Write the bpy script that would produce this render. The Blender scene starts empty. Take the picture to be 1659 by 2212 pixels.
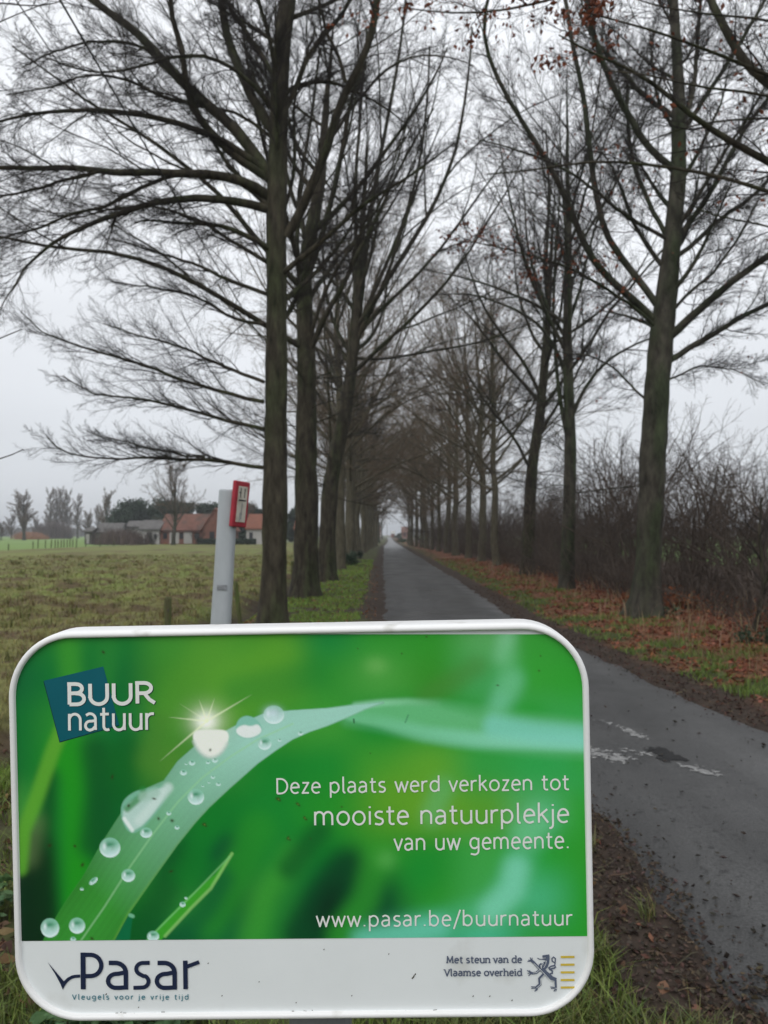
import bpy, bmesh, math, random
import numpy as np
from mathutils import Vector, Matrix

# ------------------------------------------------------------------ camera, sky, light, exposure
S = bpy.context.scene
COL = S.collection
CAM_H = 1.6
F_PX = 1670.0                      # focal length measured in photo units (photo = 1659 x 2212 units)
PITCH = math.atan(49.0 / F_PX)
cd = bpy.data.cameras.new('camera')
cam = bpy.data.objects.new('camera', cd)
COL.objects.link(cam)
cam.location = (0, 0, CAM_H)
cam.rotation_euler = (math.pi / 2 + PITCH, 0, 0)
cd.sensor_fit = 'VERTICAL'
cd.sensor_height = 36.0
cd.lens = 36.0 * F_PX / 2212.0
cd.clip_start = 0.05
cd.clip_end = 6000
cd.dof.use_dof = True              # phone focused on the sign: everything behind is slightly soft
cd.dof.focus_distance = 0.88
cd.dof.aperture_fstop = 11.0
S.camera = cam

S.view_settings.view_transform = 'Standard'
S.view_settings.look = 'None'
S.view_settings.exposure = 0.24
S.view_settings.gamma = 1.0
S.view_settings.use_curve_mapping = False
cy = S.cycles
cy.max_bounces = 5
cy.diffuse_bounces = 2
cy.glossy_bounces = 2
cy.transmission_bounces = 2
cy.transparent_max_bounces = 6
cy.volume_bounces = 0
cy.use_denoising = True
cy.caustics_reflective = False
cy.caustics_refractive = False

SUN_EL, SUN_ROT = math.radians(48), math.radians(200)
w = bpy.data.worlds.new('World')
S.world = w
w.use_nodes = True
nt = w.node_tree
nt.nodes.clear()
N, L = nt.nodes.new, nt.links.new
sky = N('ShaderNodeTexSky')
sky.sky_type = 'NISHITA'
sky.sun_disc = False
sky.sun_elevation = SUN_EL
sky.sun_rotation = SUN_ROT
hs = N('ShaderNodeHueSaturation'); hs.inputs['Saturation'].default_value = 0.25
L(sky.outputs[0], hs.inputs['Color'])
tc = N('ShaderNodeTexCoord')
sx = N('ShaderNodeSeparateXYZ'); L(tc.outputs['Generated'], sx.inputs[0])
rmp = N('ShaderNodeValToRGB')      # the overcast deck: greyer at the horizon, brighter overhead
rmp.color_ramp.elements[0].position = 0.0
rmp.color_ramp.elements[0].color = (.55, .58, .62, 1)
rmp.color_ramp.elements[1].position = 0.4
rmp.color_ramp.elements[1].color = (.93, .955, 1.0, 1)
L(sx.outputs[2], rmp.inputs[0])
nz = N('ShaderNodeTexNoise'); nz.inputs['Scale'].default_value = 2.2; nz.inputs['Detail'].default_value = 3
mp = N('ShaderNodeMapping'); mp.inputs['Scale'].default_value = (1, 1, 3)
L(tc.outputs['Generated'], mp.inputs[0]); L(mp.outputs[0], nz.inputs['Vector'])
mr = N('ShaderNodeMapRange'); mr.inputs[1].default_value = .3; mr.inputs[2].default_value = .7
mr.inputs[3].default_value = 9.3; mr.inputs[4].default_value = 10.6
L(nz.outputs[0], mr.inputs[0])
mul = N('ShaderNodeVectorMath'); mul.operation = 'SCALE'
L(rmp.outputs[0], mul.inputs[0]); L(mr.outputs[0], mul.inputs['Scale'])
mx = N('ShaderNodeMixRGB'); mx.inputs[0].default_value = 0.12
L(mul.outputs[0], mx.inputs[1]); L(hs.outputs[0], mx.inputs[2])
bg = N('ShaderNodeBackground'); bg.inputs['Strength'].default_value = 0.1
L(mx.outputs[0], bg.inputs['Color'])
wo = N('ShaderNodeOutputWorld'); L(bg.outputs[0], wo.inputs['Surface'])

sd = bpy.data.lights.new('sun', 'SUN')
sd.energy = 0.9
sd.angle = math.radians(40)
sd.color = (1.0, .97, .93)
sun = bpy.data.objects.new('sun', sd)
COL.objects.link(sun)
_az = SUN_ROT
_dir = Vector((math.sin(_az) * math.cos(SUN_EL), math.cos(_az) * math.cos(SUN_EL), math.sin(SUN_EL)))
sun.rotation_euler = _dir.to_track_quat('Z', 'Y').to_euler()
sun.location = (-5, -20, 30)

# ------------------------------------------------------------------ helpers
_cp, _sp = math.cos(PITCH), math.sin(PITCH)
R_ = np.array([1., 0, 0]); U_ = np.array([0, -_sp, _cp]); F_ = np.array([0, _cp, _sp])
C0 = np.array([0, 0, CAM_H])


def ray(px, py):
    return F_ + R_ * ((px - 829.5) / F_PX) + U_ * ((1106 - py) / F_PX)


def at(px, py, Y):
    """the place at distance Y along the road that the photo shows at (px, py)"""
    d = ray(px, py)
    return C0 + d * (Y / d[1])


def gnd(px, py):
    d = ray(px, py)
    return C0 + d * (CAM_H / -d[2])


def srgb(r, g, b):
    f = lambda c: (c / 255 / 12.92) if c / 255 <= .04045 else ((c / 255 + .055) / 1.055) ** 2.4
    return np.array([f(r), f(g), f(b)])


_lat = np.random.default_rng(11).random((256, 256))


def vnoise(x, y, s=1.0, seed=0):
    x = np.asarray(x, float) * s + seed * 17.3; y = np.asarray(y, float) * s + seed * 9.7
    i = np.floor(x).astype(int); j = np.floor(y).astype(int)
    u = x - i; v = y - j
    u = u * u * (3 - 2 * u); v = v * v * (3 - 2 * v)
    g = lambda a, b: _lat[a % 256, b % 256]
    return (g(i, j) * (1 - u) + g(i + 1, j) * u) * (1 - v) + (g(i, j + 1) * (1 - u) + g(i + 1, j + 1) * u) * v


def fbm(x, y, s, o=4, seed=0):
    t = 0; a = .5
    for k in range(o):
        t = t + a * vnoise(x, y, s * 2 ** k, seed + k); a *= .5
    return t / (1 - .5 ** o)


def raw_mesh(name, V, quads=None, tris=None, smooth=True, cols=None):
    V = np.asarray(V, np.float32).reshape(-1, 3)
    me = bpy.data.meshes.new(name)
    me.vertices.add(len(V)); me.vertices.foreach_set('co', V.ravel())
    nq = 0 if quads is None else len(quads); ntr = 0 if tris is None else len(tris)
    li = []
    if nq: li.append(np.asarray(quads, np.int32).ravel())
    if ntr: li.append(np.asarray(tris, np.int32).ravel())
    li = np.concatenate(li)
    me.loops.add(len(li)); me.loops.foreach_set('vertex_index', li)
    me.polygons.add(nq + ntr)
    st = np.concatenate([np.arange(nq) * 4, nq * 4 + np.arange(ntr) * 3]).astype(np.int32)
    me.polygons.foreach_set('loop_start', st)
    me.polygons.foreach_set('use_smooth', np.full(nq + ntr, smooth, bool))
    if cols is not None:
        at_ = me.attributes.new('tint', 'FLOAT_COLOR', 'POINT')
        c = np.ones((len(V), 4), np.float32); c[:, :3] = cols
        at_.data.foreach_set('color', c.ravel())
    me.update(calc_edges=True)
    me.validate()
    return me


def obj(name, me, mat=None, parent=None, loc=None):
    o = bpy.data.objects.new(name, me)
    if mat is not None: me.materials.append(mat)
    COL.objects.link(o)
    if parent is not None: o.parent = parent
    if loc is not None: o.location = loc
    return o


def tag(o, label=None, cat=None, group=None, kind=None):
    if label: o['label'] = label
    if cat: o['category'] = cat
    if group: o['group'] = group
    if kind: o['kind'] = kind
    return o


def thing(name, label, cat, loc=(0, 0, 0), rz=0, group=None):
    o = bpy.data.objects.new(name, None)
    COL.objects.link(o)
    o.empty_display_size = .2
    o.location = loc; o.rotation_euler = (0, 0, rz)
    return tag(o, label, cat, group)


def copy_thing(root, loc, rz=0, sc=(1, 1, 1), label=None, group=None):
    r = root.copy(); COL.objects.link(r)
    r.location = loc; r.rotation_euler = (0, 0, rz); r.scale = sc
    if label: r['label'] = label
    if group: r['group'] = group
    for ch in list(root.children):
        c = ch.copy(); COL.objects.link(c); c.parent = r
        for g in list(ch.children):
            d = g.copy(); COL.objects.link(d); d.parent = c
    return r


class MB:
    """collects simple solids into one mesh"""
    def __init__(s): s.bm = bmesh.new()

    def box(s, c, d, rot=None, bev=0):
        r = bmesh.ops.create_cube(s.bm, size=1)
        vs = r['verts']
        for v in vs: v.co = Vector((v.co.x * d[0], v.co.y * d[1], v.co.z * d[2]))
        if bev:
            es = list({e for v in vs for e in v.link_edges})
            bv = bmesh.ops.bevel(s.bm, geom=es, offset=bev, segments=2, affect='EDGES', profile=.5)
            vs = list({v for f in bv['faces'] for v in f.verts} | {v for v in vs if v.is_valid})
        M = Matrix.Translation(c) @ (rot.to_4x4() if rot else Matrix())
        bmesh.ops.transform(s.bm, matrix=M, verts=vs)
        return s

    def cyl(s, p, q, r0, r1=None, n=12):
        p = Vector(p); q = Vector(q); r1 = r0 if r1 is None else r1
        d = q - p
        r = bmesh.ops.create_cone(s.bm, cap_ends=True, segments=n, radius1=r0, radius2=r1, depth=d.length)
        M = Matrix.Translation((p + q) / 2) @ d.to_track_quat('Z', 'Y').to_matrix().to_4x4()
        bmesh.ops.transform(s.bm, matrix=M, verts=r['verts'])
        return s

    def prism(s, pts, vec):
        vec = Vector(vec)
        a = [s.bm.verts.new(Vector(p)) for p in pts]
        b = [s.bm.verts.new(Vector(p) + vec) for p in pts]
        n = len(a)
        s.bm.faces.new(a); s.bm.faces.new(b[::-1])
        for i in range(n):
            s.bm.faces.new((a[i], b[i], b[(i + 1) % n], a[(i + 1) % n]))
        return s

    def build(s, name, mat, parent=None, loc=None, smooth=False):
        bmesh.ops.recalc_face_normals(s.bm, faces=s.bm.faces)
        me = bpy.data.meshes.new(name)
        s.bm.to_mesh(me); s.bm.free()
        for p in me.polygons: p.use_smooth = smooth
        return obj(name, me, mat, parent, loc)


# ------------------------------------------------------------------ materials
def mat(name, col, rough=.8, noise=None, bump=None, spec=.3, attr=False, stretch=(1, 1, 1), second=None):
    """noise = (scale, amount): brightness variation; second = (colour, scale, threshold): blotches; bump = (scale, strength)"""
    m = bpy.data.materials.new(name)
    m.use_nodes = True
    t = m.node_tree
    b = t.nodes['Principled BSDF']
    b.inputs['Roughness'].default_value = rough
    b.inputs['Specular IOR Level'].default_value = spec
    tcn = t.nodes.new('ShaderNodeTexCoord')
    mpn = t.nodes.new('ShaderNodeMapping'); mpn.inputs['Scale'].default_value = stretch
    t.links.new(tcn.outputs['Object'], mpn.inputs[0])
    if attr:
        a = t.nodes.new('ShaderNodeAttribute'); a.attribute_name = 'tint'
        src = a.outputs['Color']
    else:
        a = t.nodes.new('ShaderNodeRGB'); a.outputs[0].default_value = (*col, 1)
        src = a.outputs[0]
    if second:
        c2, sc, th = second[:3]
        n = t.nodes.new('ShaderNodeTexNoise'); n.inputs['Scale'].default_value = sc; n.inputs['Detail'].default_value = 5
        t.links.new(mpn.outputs[0], n.inputs['Vector'])
        r = t.nodes.new('ShaderNodeMapRange'); r.inputs[1].default_value = th - .07; r.inputs[2].default_value = th + .07
        t.links.new(n.outputs[0], r.inputs[0])
        x = t.nodes.new('ShaderNodeMixRGB'); x.inputs[2].default_value = (*c2, 1)
        t.links.new(r.outputs[0], x.inputs[0]); t.links.new(src, x.inputs[1])
        src = x.outputs[0]
    if noise:
        n = t.nodes.new('ShaderNodeTexNoise'); n.inputs['Scale'].default_value = noise[0]; n.inputs['Detail'].default_value = 6
        n.inputs['Roughness'].default_value = .65
        t.links.new(mpn.outputs[0], n.inputs['Vector'])
        r = t.nodes.new('ShaderNodeMapRange'); r.inputs[1].default_value = .28; r.inputs[2].default_value = .72
        r.inputs[3].default_value = 1 - noise[1]; r.inputs[4].default_value = 1 + noise[1]
        t.links.new(n.outputs[0], r.inputs[0])
        x = t.nodes.new('ShaderNodeVectorMath'); x.operation = 'SCALE'
        t.links.new(src, x.inputs[0]); t.links.new(r.outputs[0], x.inputs['Scale'])
        src = x.outputs[0]
    t.links.new(src, b.inputs['Base Color'])
    if bump:
        n = t.nodes.new('ShaderNodeTexNoise'); n.inputs['Scale'].default_value = bump[0]; n.inputs['Detail'].default_value = 6
        t.links.new(mpn.outputs[0], n.inputs['Vector'])
        bp = t.nodes.new('ShaderNodeBump'); bp.inputs['Strength'].default_value = bump[1]; bp.inputs['Distance'].default_value = .02
        t.links.new(n.outputs[0], bp.inputs['Height']); t.links.new(bp.outputs[0], b.inputs['Normal'])
    return m


M = {}
M['bark'] = mat('bark', (.043, .037, .026), .9, (9, .8), (14, .9), .2, stretch=(1, 1, .28), second=((.036, .040, .020), 2.2, .54))
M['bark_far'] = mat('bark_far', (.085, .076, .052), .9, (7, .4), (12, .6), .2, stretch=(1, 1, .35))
M['bark_grey'] = mat('bark_grey', (.054, .049, .038), .9, (7, .75), (12, .9), .2, stretch=(1, 1, .35), second=((.034, .042, .022), 1.8, .5))
M['twig'] = mat('twig', (.032, .028, .026), .9, (.6, .25), spec=.15)
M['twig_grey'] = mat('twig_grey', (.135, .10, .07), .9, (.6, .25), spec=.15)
M['stem_purple'] = mat('stem_purple', (.092, .073, .060), .9, (.8, .5), spec=.15)
M['dead_leaf'] = mat('dead_leaf', (.16, .05, .025), .85, (1.3, .5), spec=.2)
M['leaf_litter'] = mat('leaf_litter', (0, 0, 0), .75, None, spec=.3, attr=True)
M['blade'] = mat('blade', (0, 0, 0), .6, None, spec=.3, attr=True)
M['ground'] = mat('ground', (0, 0, 0), .95, (5.5, .35), (9, .8), .15, attr=True)
M['ivy'] = mat('ivy', (.022, .05, .02), .5, (2, .4), spec=.4)
M['post_wood'] = mat('post_wood', (.075, .075, .035), .9, (14, .4), (20, .6), .2, stretch=(1, 1, .2), second=((.07, .10, .025), 6, .5))
# ------------------------------------------------------------------ ground and road
_Y = [-8, 2.5, 4.1, 6, 8, 10, 12, 15, 43, 107, 178, 445]
_XL = [1.0, 1.15, 1.14, .95, .58, .3, .08, -.05, -.15, -.1, .9, 1.9]
_YR = [-8, 2.5, 4, 5, 6.36, 8.5, 10.7, 15, 25, 47, 107, 178, 445]
_XR = [6.5, 4.4, 3.8, 3.47, 3.16, 2.97, 2.82, 2.58, 2.66, 2.62, 2.5, 2.4, 4.2]
xl = lambda y: np.interp(y, _Y, _XL)
xr = lambda y: np.interp(y, _YR, _XR)
DITCH = -3.15


def gheight(x, y):
    x = np.asarray(x, float); y = np.asarray(y, float)
    near = np.clip((140 - np.hypot(x, y)) / 100, 0, 1)
    dl = xl(y) - x; dr = x - xr(y)
    off = np.maximum(dl, dr)                      # > 0 beside the road
    h = (fbm(x, y, .35, 3, 1) - .5) * .12 + (fbm(x, y, 2.6, 3, 5) - .5) * .07
    mead = np.clip((DITCH - .5 - x) / .8, 0, 1)
    h = h + mead * np.maximum(fbm(x, y, 1.5, 3, 9) - .5, 0) * .32
    w_ = np.clip((off - .05) / .7, 0, 1)
    h = h * w_ * near
    h = h - .34 * np.exp(-((x - DITCH) / .45) ** 2) * np.clip((60 - y) / 20, 0, 1)
    h = h + .07 * np.clip(dr / 1.5, 0, 1) * near
    edge = np.clip((off + .36) / .36, 0, 1)
    return np.where(off < .0, -.03 + edge * (.045 + (fbm(x, y, 3.5, 3, 52) - .5) * .05), h + .004 + (.011 + (fbm(x, y, 3.5, 3, 52) - .5) * .05) * np.clip(1 - off / .5, 0, 1))


def axis(lo, hi, a, b, d, g=1.09):
    c = list(np.arange(a, b + 1e-6, d))
    s = d; v = b
    while v < hi: s *= g; v += s; c.append(v)
    s = d; v = a
    while v > lo: s *= g; v -= s; c.insert(0, v)
    return np.array(c)


def mixc(a, b, t): return a * (1 - t)[..., None] + np.asarray(b) * t[..., None]


sm = lambda x, a, b: (lambda t: t * t * (3 - 2 * t))(np.clip((x - a) / (b - a), 0, 1))

gx = axis(-2500, 2500, -11, 10, .09, 1.1)
gy = axis(-30, 3500, 1.5, 24, .09, 1.035)
GX, GY = np.meshgrid(gx, gy)
GZ = gheight(GX, GY)
dl, dr = xl(GY) - GX, GX - xr(GY)
n1, n2, n3 = fbm(GX, GY, .5, 4, 21), fbm(GX, GY, 2.2, 4, 31), fbm(GX, GY, 7, 3, 41)
mud = np.array([.042, .031, .024]); litter = np.array([.14, .062, .036]); grass = np.array([.06, .068, .026])
meadow_c = np.array([.155, .155, .054]); meadow_d = np.array([.10, .075, .038]); field = np.array([.155, .235, .07])
far_c = np.array([.13, .16, .075])
c = mixc(np.broadcast_to(meadow_c, GX.shape + (3,)), (.15, .18, .05), sm(n1, .42, .6))
c = mixc(c, meadow_d, sm(n2 + .25 * (n3 - .5) + .08 * (1 - np.clip(GY / 25, 0, 1)), .52, .66))
c = mixc(c, far_c, sm(GY, 125, 200))
c = mixc(c, field, sm(-GX, 38.5, 40.5) * sm(GY, 72, 76))
c = mixc(c, mud, np.exp(-((GX - DITCH + (n1 - .5) * .5) / .5) ** 2) * .95)
verge = sm(GX, DITCH + .35, DITCH + .8) * (GX < 1.3)
c = mixc(c, grass, verge)
c = mixc(c, mud * 1.15, verge * sm(n2, .5, .62) * .7)
c = mixc(c, mud, sm(-dl + (n2 - .5) * .7, -.6, -.3) * (GX < 1.3) * (dl > -1))
lit_r = sm(dr + (n2 - .5) * 1.3, .8, 1.7)
c = np.where((dr > -.3)[..., None], mixc(mixc(np.broadcast_to(grass * .85, GX.shape + (3,)), litter, np.maximum(lit_r, sm(n2, .5, .6) * .8)), mud, 1 - sm(dr + (n2 - .5) * .5, .3, .75)), c)
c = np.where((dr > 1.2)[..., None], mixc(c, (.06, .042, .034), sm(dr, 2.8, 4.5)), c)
c = np.where((dr > 1.2)[..., None], mixc(c, (.11, .19, .05), sm(GX, 15, 19)), c)
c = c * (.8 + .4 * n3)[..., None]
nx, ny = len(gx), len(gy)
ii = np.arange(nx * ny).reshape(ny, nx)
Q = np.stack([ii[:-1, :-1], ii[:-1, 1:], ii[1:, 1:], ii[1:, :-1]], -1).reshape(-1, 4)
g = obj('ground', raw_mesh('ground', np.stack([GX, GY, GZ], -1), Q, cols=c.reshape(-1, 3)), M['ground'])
tag(g, kind='structure')


def road_mat():
    m = mat('asphalt', (.06, .06, .06), .5, None, None, .4)
    t = m.node_tree; b = t.nodes['Principled BSDF']
    tcn = t.nodes.new('ShaderNodeTexCoord')

    def noise(sc, det, lo, hi, a, bb, vec=None):
        n = t.nodes.new('ShaderNodeTexNoise'); n.inputs['Scale'].default_value = sc; n.inputs['Detail'].default_value = det
        t.links.new(vec or tcn.outputs['Object'], n.inputs['Vector'])
        r = t.nodes.new('ShaderNodeMapRange')
        for i, v in enumerate((lo, hi, a, bb)): r.inputs[1 + i].default_value = v
        t.links.new(n.outputs[0], r.inputs[0])
        return r.outputs[0]
    mpn = t.nodes.new('ShaderNodeMapping'); mpn.inputs['Scale'].default_value = (1.6, .12, 1)
    t.links.new(tcn.outputs['Object'], mpn.inputs[0])
    f = [noise(.9, 4, .35, .65, .82, 1.15), noise(1.3, 3, .4, .62, .8, 1.2, mpn.outputs[0]), noise(85, 2, .3, .7, .6, 1.4), noise(22, 3, .32, .40, .45, 1.0)]
    v = t.nodes.new('ShaderNodeRGB'); v.outputs[0].default_value = (.044, .044, .043, 1)
    src = v.outputs[0]
    for k in f:
        x = t.nodes.new('ShaderNodeVectorMath'); x.operation = 'SCALE'
        t.links.new(src, x.inputs[0]); t.links.new(k, x.inputs['Scale']); src = x.outputs[0]
    t.links.new(src, b.inputs['Base Color'])
    t.links.new(noise(.8, 4, .35, .65, .30, .52), b.inputs['Roughness'])
    bp = t.nodes.new('ShaderNodeBump'); bp.inputs['Strength'].default_value = .5; bp.inputs['Distance'].default_value = .006
    n = t.nodes.new('ShaderNodeTexNoise'); n.inputs['Scale'].default_value = 120; n.inputs['Detail'].default_value = 2
    t.links.new(tcn.outputs['Object'], n.inputs['Vector'])
    t.links.new(n.outputs[0], bp.inputs['Height']); t.links.new(bp.outputs[0], b.inputs['Normal'])
    return m


ry = axis(-8, 445, 1.5, 26, .06, 1.05)
K = 15
el = xl(ry) + (fbm(ry, ry * 0, 1.4, 4, 3) - .5) * .42
er = xr(ry) + (fbm(ry, ry * 0 + 7, 1.4, 4, 4) - .5) * .34
T = np.linspace(0, 1, K)
RX = el[:, None] * (1 - T) + er[:, None] * T
RY = np.broadcast_to(ry[:, None], RX.shape)
RZ = .012 + .03 * (1 - (2 * T - 1) ** 2) * np.ones_like(RX)
RZ[:, 0] = RZ[:, -1] = -.012
ii = np.arange(RX.size).reshape(RX.shape)
Q = np.stack([ii[:-1, :-1], ii[:-1, 1:], ii[1:, 1:], ii[1:, :-1]], -1).reshape(-1, 4)
tag(obj('road', raw_mesh('road', np.stack([RX, RY, RZ], -1), Q), road_mat()), kind='structure')


def road_z(x, y):
    t = np.clip((x - xl(y)) / (xr(y) - xl(y)), .02, .98)
    return .012 + .03 * (1 - (2 * t - 1) ** 2)


def flakes(name, strokes, mt, th, cell=.016, dz=.004, seed=1):
    V, Qd = [], []
    for (p, q, wd) in strokes:
        p = np.array(p); q = np.array(q); d = q - p; ln = np.linalg.norm(d); d = d / ln; nn = np.array([-d[1], d[0]])
        for i in range(int(ln / cell)):
            for j in range(int(wd / cell)):
                s = i * cell; u = (j * cell - wd / 2)
                e = min(s, ln - s) / ln * 4
                x, y = p + d * s + nn * u
                edge = min(1, e) * (1 - (abs(u) / (wd / 2)) ** 2)
                if .62 * fbm(x, y, 34, 2, seed) + .5 * fbm(x, y, 6, 2, seed + 3) + .35 * edge < th: continue
                b0 = len(V)
                for (a, b_) in ((0, 0), (1, 0), (1, 1), (0, 1)):
                    X, Yy = p + d * (s + a * cell * .97) + nn * (u + b_ * cell * .97)
                    V.append((X, Yy, float(road_z(X, Yy)) + dz))
                Qd.append((b0, b0 + 1, b0 + 2, b0 + 3))
    return tag(obj(name, raw_mesh(name, V, Qd, smooth=False), mt), kind='structure')


M['paint'] = mat('worn_paint', (.22, .22, .215), .7, (40, .5))
M['wet'] = mat('wet_patch', (.02, .02, .02), .7, (30, .3), spec=.2)
flakes('road_marking', [((1.72, 6.75), (2.06, 5.85), .16), ((1.42, 5.75), (1.76, 5.36), .30), ((1.72, 5.72), (1.86, 5.45), .22), ((1.99, 5.42), (2.16, 4.98), .2)], M['paint'], .85, .009)
flakes('road_patch', [((1.93, 5.78), (2.02, 5.32), .2)], M['wet'], .80, .01, seed=6)

# ------------------------------------------------------------------ grass, fallen leaves, ground cover
rng = np.random.default_rng(5)
norm_ = lambda v: v / (np.linalg.norm(v, axis=-1, keepdims=True) + 1e-9)


def blades(name, x, y, h, wdt, col, lean=.5, mt='blade'):
    n = len(x)
    z = gheight(x, y) - .004
    a = rng.random(n) * 6.283; ld = rng.random(n) * 6.283
    sxv = np.stack([np.cos(a), np.sin(a), np.zeros(n)], 1) * (wdt / 2)[:, None]
    l = (lean * (.3 + rng.random(n)))[:, None] * np.stack([np.cos(ld), np.sin(ld), np.zeros(n)], 1)
    b = np.stack([x, y, z], 1); hh = h[:, None]; up = np.array([0, 0, 1.])
    m1 = b + hh * .55 * (up + l * .45); tip = b + hh * (up * .9 + l * 1.1)
    V = np.stack([b - sxv, b + sxv, m1 + sxv * .8, m1 - sxv * .8, tip], 1).reshape(-1, 3)
    i0 = np.arange(n)[:, None] * 5
    o = obj(name, raw_mesh(name, V, i0 + [0, 1, 2, 3], i0 + [3, 2, 4], cols=np.repeat(col, 5, 0)), M[mt])
    return tag(o, kind='stuff')


def leaves(x, y, size, col, up=.004, tilt=.5, seedz=None):
    n = len(x)
    z = (np.maximum(gheight(x, y), np.where((x > xl(y) + .02) & (x < xr(y) - .02), road_z(x, y), -1)) if seedz is None else seedz) + up + rng.random(n) * .012
    a = rng.random(n) * 6.283
    nrm = np.stack([rng.normal(0, tilt, n), rng.normal(0, tilt, n), np.ones(n)], 1); nrm /= np.linalg.norm(nrm, axis=1)[:, None]
    u = np.stack([np.cos(a), np.sin(a), np.zeros(n)], 1); u -= nrm * (u * nrm).sum(1)[:, None]; u /= np.linalg.norm(u, axis=1)[:, None]
    v = np.cross(nrm, u)
    s = size[:, None]; b = np.stack([x, y, z], 1)
    cu = (rng.normal(.12, .2, n))[:, None] * s
    V = np.stack([b - u * s * .5, b + u * s * .5 + nrm * cu * .8, b - nrm * cu * .3, b + v * s * .3 + nrm * cu, b - v * s * .3 + nrm * cu, b + v * s * .22 - u * s * .28 + nrm * cu * .5, b - v * s * .22 - u * s * .28 + nrm * cu * .5], 1).reshape(-1, 3)
    i0 = np.arange(n)[:, None] * 7
    tr = np.concatenate([i0 + [0, 2, 5], i0 + [5, 2, 3], i0 + [2, 1, 3], i0 + [0, 6, 2], i0 + [6, 4, 2], i0 + [2, 4, 1]])
    return V, tr, np.repeat(col, 7, 0)


def scatter(n, x0, x1, y0, y1, p=1.6):
    """more of them near the camera"""
    u = rng.random(n)
    k = 1 - p
    y = (y0 ** k + u * (y1 ** k - y0 ** k)) ** (1 / k)
    return x0 + rng.random(n) * (x1 - x0), y


def tintv(n, base, var=.35, hue=.12):
    c_ = np.array(base) * (1 + (rng.random((n, 1)) * 2 - 1) * var)
    return np.clip(c_ * (1 + (rng.random((n, 3)) * 2 - 1) * hue), .003, 1)


# verge beside the left-hand trees
x, y = scatter(70000, -2.9, 1.2, 4.5, 48, 1.5)
k = (xl(y) - x > .32 + .3 * fbm(x, y, 2, 2, 2)) & (fbm(x, y, 2.2, 4, 31) < .6)
x, y = x[k], y[k]
h_ = .035 + .055 * rng.random(len(x)) * (.5 + fbm(x, y, 1, 2, 8))
blades('verge_grass', x, y, h_, .004 + .0006 * y, tintv(len(x), (.15, .235, .034)), .6)
# meadow
x, y = scatter(90000, -26, DITCH - .3, 4.5, 60, 1.45)
k = np.abs(x) < y * .62 + 1.0
x, y = x[k], y[k]
q = fbm(x, y, 2.2, 4, 31)
cc = np.where((q > .55)[:, None], tintv(len(x), (.12, .088, .042), .4), np.where((fbm(x, y, .5, 4, 21) > .5)[:, None], tintv(len(x), (.16, .175, .04)), tintv(len(x), (.185, .172, .056))))
blades('meadow_grass', x, y, .04 + .09 * rng.random(len(x)) * (.4 + fbm(x, y, 1.5, 3, 9)), .005 + .0007 * y, cc, .8)
# long tussocks the cattle left standing
tx, ty = scatter(1500, -24, DITCH - .4, 5.5, 55, 1.35)
k = (np.abs(tx) < ty * .62 + 1) & (fbm(tx, ty, .8, 3, 61) > .47); tx, ty = tx[k], ty[k]
x = np.repeat(tx, 16) + rng.normal(0, .07, len(tx) * 16); y = np.repeat(ty, 16) + rng.normal(0, .07, len(tx) * 16)
tc = np.where(rng.random((len(tx), 1)) < .5, np.array([[.11, .12, .03]]), np.array([[.2, .165, .07]]))
blades('tussock_grass', x, y, .10 + .13 * rng.random(len(x)), .006 + .0007 * y, np.clip(np.repeat(tc, 16, 0) * rng.uniform(.6, 1.3, (len(x), 1)), 0, 1), .7)
# rough grass right by the sign
x, y = scatter(46000, -3.1, 1.1, 1.6, 6.5, 1.2)
k = (fbm(x, y, 3, 3, 14) < .63) & (x > -y * .56) & (xl(y) - x > .3)
x, y = x[k], y[k]
blades('rough_grass', x, y, .05 + .1 * rng.random(len(x)), .004 + .003 * rng.random(len(x)), tintv(len(x), (.11, .15, .03), .45), .8)
x, y = scatter(16000, .15, 1.12, 2.0, 4.1, 1.3)
k = (fbm(x, y, 3.2, 3, 15) + .55 * np.clip(x - .62, 0, 1) + .10 * np.clip(y - 2.6, 0, 2) < .585)
x, y = x[k], y[k]
blades('kerb_grass', x, y, .04 + .09 * rng.random(len(x)), .004 + .003 * rng.random(len(x)), tintv(len(x), (.095, .105, .032), .5, .2), .9)
# grass strip on the right
x, y = scatter(42000, 2.8, 6.5, 5, 50, 1.6)
d_ = x - xr(y)
k = (d_ > .4) & (d_ < 2.6) & (fbm(x, y, 2.2, 4, 31) + .09 * (d_ - .6) < .53)
x, y = x[k], y[k]
blades('strip_grass', x, y, .04 + .07 * rng.random(len(x)), .004 + .0006 * y, tintv(len(x), (.10, .15, .025), .4), .8)
# pale dry stalks by the right-hand trees
x, y = scatter(900, 3.8, 8.5, 8, 40, 1.5)
blades('dry_grass', x, y, .25 + .4 * rng.random(len(x)), .006 + .0003 * y, tintv(len(x), (.22, .16, .09), .3), .5)

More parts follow.
